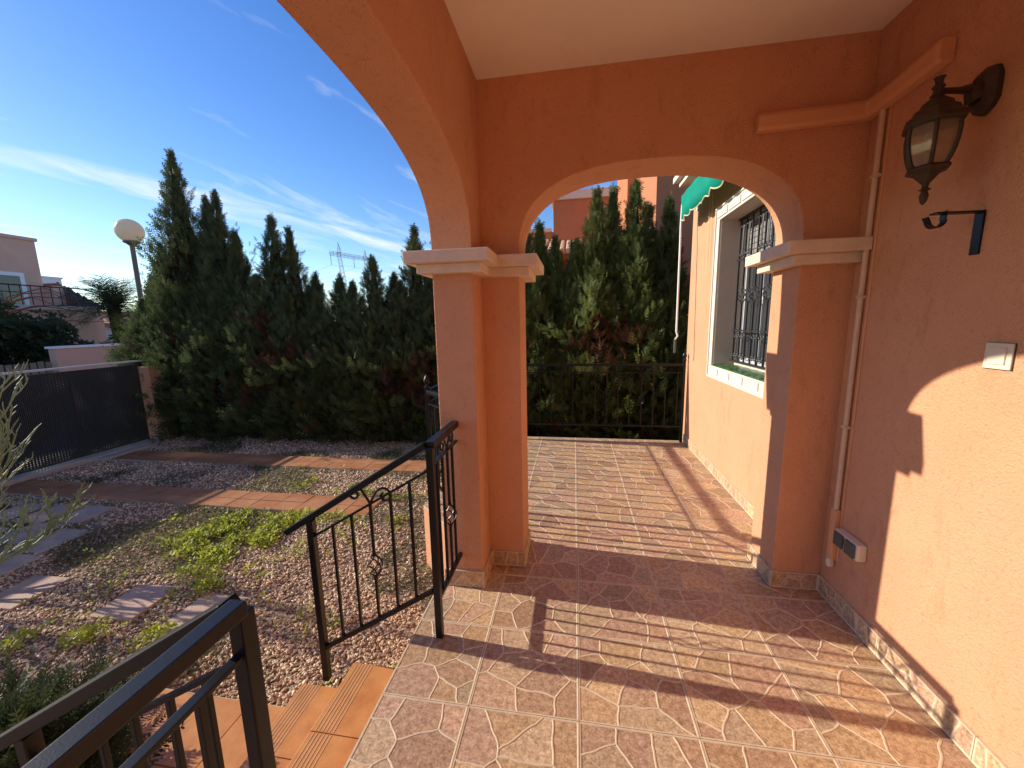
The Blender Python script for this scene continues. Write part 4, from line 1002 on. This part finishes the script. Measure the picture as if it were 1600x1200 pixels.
# pebbles
PN = 52000
pv = []; pc = []
px = []; 
cnt = 0
cube = np.array([(-1, -1, -1), (1, -1, -1), (1, 1, -1), (-1, 1, -1), (-1, -1, 1), (1, -1, 1), (1, 1, 1), (-1, 1, 1)], float)
cube = cube / np.linalg.norm(cube, axis=1, keepdims=True)
ax = np.array([(1, 0, 0), (-1, 0, 0), (0, 1, 0), (0, -1, 0), (0, 0, 1), (0, 0, -1)], float)
octv = ax; octf = np.array([(0, 2, 4), (2, 1, 4), (1, 3, 4), (3, 0, 4), (2, 0, 5), (1, 2, 5), (3, 1, 5), (0, 3, 5)])
xs = []; 
while len(xs) < PN:
    y = 1.0 + 5.6 * RS.rand() ** 1.7; x = -0.85 - 6.9 * RS.rand() ** 1.25
    if inrect(x, y): continue
    g = gn(x, y, 0.9, 4.2)
    if y > 2.2 and g > 0.12 and RS.rand() < 0.65: continue
    xs.append((x, y))
xs = np.array(xs); n = len(xs)
sz = np.stack([0.008 + .010 * RS.rand(n), 0.007 + .007 * RS.rand(n), 0.005 + .006 * RS.rand(n)], 1) * (1 + 0.09 * (xs[:, 1:2] - 1.5))
zb = np.array([mnoise.noise(Vector((a * 1.7, b * 1.7, 3.3))) * 0.018 for a, b in xs]) + GZ
ang = RS.rand(n) * 2 * PI; til = RS.normal(size=(n, 2)) * 0.35
loc = octv[None] * sz[:, None, :] * (1 + 0.22 * RS.normal(size=(n, 6, 1)))
c_, s_ = np.cos(ang)[:, None], np.sin(ang)[:, None]
X_ = loc[..., 0] * c_ - loc[..., 1] * s_; Y_ = loc[..., 0] * s_ + loc[..., 1] * c_; Z_ = loc[..., 2] + X_ * til[:, :1] + Y_ * til[:, 1:]
V = np.stack([X_ + xs[:, :1], Y_ + xs[:, 1:], Z_ + (zb + sz[:, 2] * 0.5)[:, None]], 2).reshape(-1, 3)
F = (octf[None] + (np.arange(n) * 6)[:, None, None]).reshape(-1, 3)
pal = np.array([(0.46, 0.35, 0.27), (0.40, 0.28, 0.21), (0.52, 0.43, 0.34), (0.34, 0.24, 0.18), (0.60, 0.52, 0.43), (0.29, 0.21, 0.155), (0.44, 0.39, 0.32)])
colr = np.minimum(0.85, pal[RS.randint(0, len(pal), n)] * np.array([1.36, 1.24, 1.04]) * (0.75 + .5 * RS.rand(n, 1)))
fc = np.repeat(np.concatenate([colr, np.ones((n, 1))], 1), 8, axis=0)
tag(npmesh('gravel', V, F, 'pebble', None, {'tint': ('FLOAT_COLOR', 'FACE', fc)}, smooth=True), 'pink and tan gravel covering the garden', 'gravel', kind='stuff')
# grass blades
gs = []
while len(gs) < 34000:
    y = 1.7 + 4.9 * RS.rand(); x = -7.7 + 6.7 * RS.rand()
    if inrect(x, y): continue
    g = gn(x, y, 0.9, 4.2) + 0.35 * gn(x, y, 3.1, 1.0) + (0.16 if min(abs(y - 3.68), abs(y - 4.2), abs(y - 4.98), abs(y - 5.52)) < .12 else 0)
    if y < 2.4: g -= 0.25
    if g < 0.10 + 0.15 * RS.rand(): continue
    gs.append((x, y))
gs = np.array(gs); n = len(gs)
h = 0.02 + 0.045 * RS.rand(n); a = RS.rand(n) * 2 * PI; lean = RS.normal(size=(n, 2)) * 0.6
bx = 0.0035 * np.cos(a); by = 0.0035 * np.sin(a)
zz = np.full(n, GZ - 0.005)
V = np.stack([np.stack([gs[:, 0] - bx, gs[:, 1] - by, zz], 1), np.stack([gs[:, 0] + bx, gs[:, 1] + by, zz], 1), np.stack([gs[:, 0] + lean[:, 0] * h, gs[:, 1] + lean[:, 1] * h, zz + h], 1)], 1).reshape(-1, 3)
tag(npmesh('grass', V, np.arange(3 * n).reshape(-1, 3), 'grass'), 'thin dull green grass growing through the gravel', 'grass', kind='stuff')
# bright weeds
def leafrose(n_leaf=7):
    q = []
    for k in range(n_leaf):
        a = k * 2.4; el = 0.35 + 0.5 * (k / n_leaf); l = 0.022 + 0.008 * (k % 3); st = 0.02
        d = np.array([math.cos(a) * math.cos(el), math.sin(a) * math.cos(el), math.sin(el)]); s = np.array([-math.sin(a), math.cos(a), 0]) * 0.009
        b = d * st; q.append([b, b + d * l * .5 + s, b + d * l, b + d * l * .5 - s])
    return np.array(q)
WT = leafrose()
ws = []
while len(ws) < 850:
    x = -4.6 + 3.6 * RS.rand(); y = 1.75 + 4.4 * RS.rand()
    if inrect(x, y): continue
    u = (x + 3.30 + 0.1 * (y - 3.0)) / 0.48; v = (y - 3.12) / 0.50
    d = math.exp(-(u * u + v * v)) * 1.1 + 0.5 * math.exp(-((y - 3.62) / .12) ** 2 - ((x + 2.9) / .8) ** 2) + 0.14 * math.exp(-((y - 4.3) / .2) ** 2 - ((x + 3.0) / .8) ** 2) + 0.012
    if RS.rand() > d * (0.5 + 1.3 * max(-.38, gn(x, y, 3.6, 2.0) * 2)): continue
    ws.append((x, y, GZ + 0.005 + 0.05 * RS.rand() ** 2))
for (cx_, cy_, k) in ((-2.85, 1.93, 24), (-3.35, 1.86, 30), (-2.95, 2.4, 14), (-1.15, 1.72, 20), (-3.7, 1.75, 18), (-2.5, 1.72, 16), (-1.0, 1.85, 14)):
    for _ in range(k): ws.append((cx_ + RS.normal() * .07, cy_ + RS.normal() * .05, GZ + 0.005 + .05 * RS.rand()))
ws = np.array(ws); n = len(ws)
D = np.array([0, 0, 1.0]) + RS.normal(size=(n, 3)) * 0.25
V, F = place_sprays(ws, D, 0.7 + 0.9 * RS.rand(n), WT)
tag(npmesh('weeds', V, F, 'weed'), 'bright green weeds sprouting in the sunlit gravel', 'weeds', kind='stuff')

# ================================================================== STREET AND NEIGHBOURS
lp = empty('street_lamp', (-9.6, 7.43, -0.57), 'street lamp with pale opal globe on a grey pole', 'street lamp')
mb = MB(); mb.lathe([(0.09, 0), (0.09, 0.35), (0.055, 0.45), (0.045, 3.96), (0.09, 4.0), (0.15, 4.03), (0.15, 4.06)], (0, 0, 0), 16); mb.build('pole', 'lamppost', lp, smooth=True)
mb = MB(); prof = [(0.25 * math.sin(PI * (0.8 - 0.8 * i / 18)) if i < 18 else 0.002, 4.27 - 0.25 * math.cos(PI * (0.2 + 0.8 * i / 18))) for i in range(19)]
mb.lathe(prof, (0, 0, 0), 28); mb.build('globe', 'globe', lp, smooth=True)
pw = empty('pink_wall', (-14.6, 0, -0.57), 'pink rendered garden wall with pale coping across the street', 'wall')
mb = MB(); mb.box(-0.12, 0.12, 8.75, 10.6, -0.03, 1.66); mb.build('wall_body', 'stucco_pink', pw)
mb = MB(); mb.box(-0.16, 0.16, 8.7, 10.65, 1.6605, 1.73); mb.build('coping', 'white', pw, bevel=0.008)
pf = empty('picket_fence', (-14.62, 4.0, -0.57), 'weathered grey slat fence across the street, beside the pink wall', 'fence')
for k in range(30):
    mb = MB(); y = 0.02 + k * 0.157; mb.box(-.012, .012, y, y + 0.12, 0.02, 1.32 + rnd.uniform(-.02, .02)); mb.build('slat', 'wood', pf)
for z in (0.35, 1.05):
    mb = MB(); mb.box(-0.05, -0.0125, 0, 4.72, z, z + 0.07); mb.build('cross_rail', 'wood', pf)
for y in (0.6, 3.2):
    mb = MB(); mb.box(-0.12, -0.0505, y, y + .1, -0.02, 2.0); mb.build('post', 'wood', pf)
# far house
s = 1.45
def F16(y, z): return (y * s, 1.55 + (z - 1.55) * s)
XH = -16 * s
fh = empty('neighbour_house', (XH, 0, -0.72), 'pink two-storey house with roof terrace parapet across the street', 'house')
oz = 0.72
yr, zr = F16(9.70, 4.25)
mb = MB(); mb.box(-9, 0, 6.0, yr, 0, zr + oz); mb.build('wall', 'stucco_pink', fh)
mb = MB(); mb.box(-9, 0.06, yr - 1.1, yr + 0.08, zr + oz + 0.0005, zr + oz + 0.14); mb.build('coping', 'stucco_pink', fh, bevel=0.02)
for k in range(22):
    mb = MB(); y = yr - 1.2 - k * .2; mb.box(-0.12, 0.05, y - .16, y, zr + oz - 0.45, zr + oz - 0.30); mb.build('parapet_tile', 'rooftile', fh, bevel=0.02)
mb = MB(); mb.tube([(-0.1, 6.2, zr + oz + .35), (-0.1, yr - 1.2, zr + oz + .35)], 0.02, 6)
for k in range(20): mb.tube([(-0.1, 6.2 + k * .32, zr + oz), (-0.1, 6.2 + k * .32, zr + oz + .35)], 0.012, 5)
mb.build('roof_railing', 'iron', fh)
yw, zw = F16(9.30, 3.0)
mb = MB(); mb.box(0.001, 0.06, yw - 1.8, yw, zw + oz - 1.3, zw + oz + 0.42); f_ = mb.build('window', 'white', fh, bevel=0.01)
mb = MB(); mb.box(0.0605, 0.075, yw - 1.65, yw - .16, zw + oz - 1.15, zw + oz + 0.27); mb.build('pane', 'darkglass', f_)
mb = MB(); y1, z1 = F16(9.95, 2.95); mb.box(0.0, 2.0, 6.0, y1, 0, F16(0, 2.30)[1] + oz); mb.build('lower_storey', 'stucco_pink', fh)
mb = MB(); mb.box(-1.0, 0.5, yr + 0.001, y1 + .25, 0, z1 + oz); mb.build('stair_block', 'stucco_pink', fh)
zt = F16(0, 2.30)[1] + oz
for k in range(26):
    mb = MB(); mb.tube([(1.92, 6.2 + k * .3, zt), (1.92, 6.2 + k * .3, zt + .75)], 0.015, 5); mb.build('baluster', 'iron', fh)
mb = MB(); mb.tube([(1.92, 6.2, zt + .76), (1.92, y1 - .1, zt + .76)], 0.025, 6); mb.build('terrace_rail', 'iron', fh)
mb = MB(); mb.box(1.85, 2.12, 6.0, y1 + .03, zt - .18, zt - 0.001); mb.build('terrace_edge', 'whitetrim', fh, bevel=0.02)
# annex with tiled hip roof
ya, za = F16(9.96, 2.72); yb, zb_ = F16(10.62, 2.24)
mb = MB(); mb.box(-4, 1.2, y1 + .251, yb - .15, 0, zb_ + oz - .02); mb.build('annex', 'stucco_pink', fh)
mb = MB(); z0_ = zb_ + oz; z1_ = za + oz
mb.add([(-4, ya, z0_), (1.4, ya, z0_), (1.4, yb, z0_), (-4, yb, z0_), (-4, ya, z1_ + .5), (0.2, ya, z1_ + .5)], [(0, 3, 2, 1), (0, 1, 5, 4), (1, 2, 5), (2, 3, 4, 5), (3, 0, 4)])
rf = mb.build('annex_roof', 'darkroof', fh)
for k in range(9):
    t = k / 8; mb = MB(); mb.tube([(1.4, ya + (yb - ya) * t, z0_ + .02), (0.2 + 1.2 * t, ya + (yb - ya) * t, z0_ + (z1_ + .5 - z0_) * (1 - t) + .02)], 0.045, 6); mb.build('roof_tile_row', 'darkroof', rf)
# white house further off
wh = empty('white_building', (-34, 22, -0.72), 'plain white building rising behind the pink house', 'building')
yy0, yy1 = 9.4 * 34 / 16, 10.16 * 34 / 16; zt_ = 1.55 + (3.2 - 1.55) * 34 / 16 + .72
mb = MB(); mb.box(-8, 0, yy0 - 26, yy1 - 22, 0, zt_); mb.build('wall', 'white', wh)
mb = MB(); mb.box(-8.05, 0.06, yy0 - 26.05, yy1 - 21.94, zt_ + .0005, zt_ + .12); mb.build('coping', 'white', wh)
wb = empty('far_building', (-30, 24, -0.72), 'low pale building with tiled roof behind the palm', 'building')
mb = MB(); mb.box(-6, 0, -2.6, 4, 0, 2.6); mb.build('wall', 'white', wb)
mb = MB(); mb.add([(-6.4, -3, 2.6005), (.4, -3, 2.6005), (.4, 4.4, 2.6005), (-6.4, 4.4, 2.6005), (-3, -1.5, 3.7), (-3, 3, 3.7)], [(0, 3, 2, 1), (0, 1, 4), (1, 2, 5, 4), (2, 3, 5), (3, 0, 4, 5)]); mb.build('roof', 'rooftile', wb)
# leaf template for broadleaf bushes
LT = np.array([[[0, 0, 0], [0.035, 0, 0.06], [0, 0, 0.13], [-0.035, 0, 0.06]], [[0, 0, .02], [.09, .03, .05], [.12, .04, .11], [.05, .02, .10]], [[0, 0, .02], [-.09, -.03, .05], [-.12, -.02, .12], [-.05, 0, .10]]])
shrub('garden_bush', 'large dark leafy bush in front of the pink house across the street', 'bush', (-17.2, 8.9, -0.72), 'bush', 5200, 1.6, 2.3, 1.55, 1.55, 1.15, LT, 0.3)
shrub('lime_bush', 'small lime-yellow bush under the palm', 'bush', (-18.2, 13.6, -0.72), 'lime', 900, 0.8, 0.7, 0.8, 1.9, 1.0, LT, 0.8)
shrub('street_hedge', 'low dark shrub on the pavement beside the pink wall', 'bush', (-15.9, 12.1, -0.72), 'bush', 2400, 0.9, 1.2, 0.8, 0.9, 1.0, LT, 0.3)
vine = empty('bare_vine', (XH + 2.6, 13.2, -0.72), 'leafless red vine arching before the pink house terrace', 'vine'); mb = MB()
for k in range(9):
    p = Vector((0, -3.2 + r2.uniform(-.4, .4), 0)); y_ = r2.uniform(-.5, 3.4); z_ = r2.uniform(2.6, 4.2)
    pts = [Vector((0, -2.4, 0)), Vector((.1, -2.3, 1.5)), Vector((.15 + r2.uniform(-.1, .1), -2.3, 2.5))] + [Vector((.2 + r2.uniform(-.15, .15), -2.3 + (y_ * .55 + 2.3) * q / 6, 2.7 + (z_ * .9 - 2.4) * math.sin(PI * (.12 + .75 * q / 6)) + r2.uniform(-.08, .08))) for q in range(1, 7)]
    mb.tube(pts, [.04, .035, .03, .024, .02, .017, .014, .011, .006], 5)
mb.build('stem', 'twigred', vine, smooth=True)
# palm
def palm(label, name, loc, trunk_h, fl, nf, leafl, up0=-0.25, up1=1.35):
    rt = empty(name, loc, label, 'palm'); V = []; F = []
    for k in range(nf):
        a = k * 2.399; e = up0 + (up1 - up0) * (k / nf); d = Vector((math.cos(a), math.sin(a), 0)); p = Vector((0, 0, trunk_h)); q = []
        for i in range(9):
            ee = e - 0.05 * i - 0.010 * i * i; q.append(p.copy()); p = p + (d * math.cos(ee) + Vector((0, 0, math.sin(ee)))) * fl / 9
        for i in range(1, 9):
            sd = Vector((-d.y, d.x, 0)); tg = (q[i] - q[i - 1]).normalized()
            for j in range(3):
                b = q[i - 1].lerp(q[i], j / 3)
                for s_ in (-1, 1):
                    dr_ = (sd * s_ * 0.8 + tg * 0.75 + Vector((0, 0, r2.uniform(-.35, .15)))).normalized(); l = leafl * (0.6 + 0.5 * math.sin(PI * i / 9)); wv = tg * 0.018
                    n0 = len(V); V += [b - wv, b + wv, b + dr_ * l * .6 + wv, b + dr_ * l]; F.append((n0, n0 + 1, n0 + 2, n0 + 3))
        n0 = len(V); V += [q[0] + sd * .02, q[0] - sd * .02, q[-1] - sd * .004, q[-1] + sd * .004]; F.append((n0, n0 + 1, n0 + 2, n0 + 3))
    npmesh('fronds', np.array([tuple(v) for v in V]), np.array(F), 'palm', rt)
    mb = MB(); mb.lathe([(0.28, -.03), (0.2, .3), (0.18, trunk_h * .6), (0.22, trunk_h), (0.05, trunk_h + .15)], (0, 0, 0), 12); mb.build('trunk', 'bark', rt)
    return rt
palm('palm tree with drooping fronds beyond the street', 'palm_tree', (-19.2, 13.75, -0.72), 3.2, 1.75, 54, 0.5, -0.15, 1.45)
palm('low bushy palm with dense fronds behind the pink wall', 'low_palm', (-16.6, 11.3, -0.72), 0.9, 1.35, 50, 0.35, -0.1, 1.5)
# transmission pylon and wires
py = empty('power_pylon', (-77, 122, -0.72), 'distant portal-shaped lattice power pylon above the hedge', 'pylon')
def lattice(mb, a, b, w0, w1, n, r):
    a = Vector(a); b = Vector(b); prev = None
    d = (b - a).normalized(); u = d.orthogonal().normalized(); v = d.cross(u)
    for i in range(n + 1):
        t = i / n; c = a.lerp(b, t); ww = w0 + (w1 - w0) * t
        cr = [c + (u * x + v * y) * ww for x, y in ((-1, -1), (1, -1), (1, 1), (-1, 1))]
        for k in range(4): mb.tube([cr[k], cr[(k + 1) % 4]], r * .7, 3)
        if prev:
            for k in range(4): mb.tube([prev[k], cr[k]], r, 3); mb.tube([prev[k], cr[(k + 1) % 4]], r * .7, 3)
        prev = cr
for nm, a, b, w0, w1, n in (('leg', (3.4, 0, 0), (0, 0, 26.3), .8, .45, 12), ('leg', (6.3, 2.5, 0), (7.0, 4.5, 24.2), .8, .45, 12), ('crossarm', (-2.4, -1.2, 26.2), (9.2, 5.6, 24.4), .5, .5, 12), ('peak', (0.3, 0, 26.4), (0, 0, 29.6), .6, .05, 3), ('peak', (6.9, 4.3, 24.6), (6.9, 4.3, 27.6), .6, .05, 3)):
    mb = MB(); lattice(mb, a, b, w0, w1, n, 0.055); mb.build(nm, 'pylon', py)
for x, y, z in ((-2.2, -1.1, 25.8), (4.0, 2.2, 25.0), (8.8, 5.4, 24.2)):
    mb = MB(); mb.tube([(x, y, z), (x, y, z - 3.4)], 0.09, 5); mb.build('insulator', 'pylon', py)
for k, (x, y, z) in enumerate(((-2.2, -1.1, 22.4), (4.0, 2.2, 21.6), (8.8, 5.4, 20.8))):
    mb = MB()
    for ex, ey in ((-150, 60), (180, -40)):
        mb.tube([(x + ex * t, y + ey * t, z - 13 * 4 * t * (1 - t) * .5) for t in [i / 14 for i in range(15)]], 0.035, 4)
    mb.build('power_line', 'pylon', py)

# ------------------------------------------------------------------ neighbouring tower behind the hedge (through the inner arch)
nb_ = empty('neighbour_tower', (1.68, 9.0, -0.72), 'red neighbouring house with stepped tower and tiled eaves behind the cypresses', 'house')
mb = MB(); mb.box(0, 7, 0, 2.9, 0, 8.6); mb.build('front_wing', 'stucco_red', nb_)
mb = MB(); mb.box(-0.24, 3, 2.901, 5.7, 0, 8.8); mb.build('tower', 'stucco_red', nb_)
mb = MB(); mb.box(-2.45, 2.0, 5.701, 9.0, 0, 6.55); mb.build('terrace_wing', 'stucco_red', nb_)
mb = MB(); mb.box(-2.55, -0.241, 5.60, 9.1, 6.5505, 6.85); mb.build('coping', 'whitetrim', nb_, bevel=0.02)
mb = MB(); mb.box(-3.4, -2.451, 6.2, 9.0, 0, 5.6); mb.build('side_block', 'stucco_red', nb_)
mb = MB(); mb.box(-3.45, -2.552, 6.15, 9.0, 5.6005, 5.75); mb.build('block_coping', 'whitetrim', nb_, bevel=0.02)
# sloping tiled roof low on the left and small tiled canopy on the right
def tiled_roof(name, x0, x1, y0, y1, z0, z1, parent, mt, r=0.09):
    rt = None; n = int((x1 - x0) / (2.1 * r))
    mb = MB(); mb.add([(x0, y0, z0), (x1, y0, z0), (x1, y1, z1), (x0, y1, z1), (x0, y0, z0 - .08), (x1, y0, z0 - .08), (x1, y1, z1 - .08), (x0, y1, z1 - .08)], [(0, 1, 2, 3), (7, 6, 5, 4), (0, 4, 5, 1), (2, 6, 7, 3), (1, 5, 6, 2), (0, 3, 7, 4)])
    rt = mb.build(name, mt, parent)
    for i in range(n):
        x = x0 + (i + .5) * (x1 - x0) / n; mb = MB(); mb.tube([(x, y0 - .06, z0 - .005), (x, y1, z1)], r, 8); mb.build('roof_tile_row', mt, rt, smooth=True)
tiled_roof('low_roof', -4.6, -1.2, 4.2, 6.1, 4.55, 5.25, nb_, 'rooftile_pale')
tiled_roof('porch_canopy', -0.62, 1.6, -0.55, -0.002, 2.03, 2.36, nb_, 'rooftile_pale', 0.06)
mb = MB(); mb.box(-.3, -0.05, -0.30, -0.05, 0, 1.93); mb.build('canopy_pillar', 'stucco_red', nb_)
for k in range(11):
    mb = MB(); z = 4.5 + k * .21; mb.tube([(-0.36, 5.52, z), (-0.26, 5.66, z + .06)], 0.085, 7); mb.build('ridge_tile', 'rooftile_pale', nb_, smooth=True)
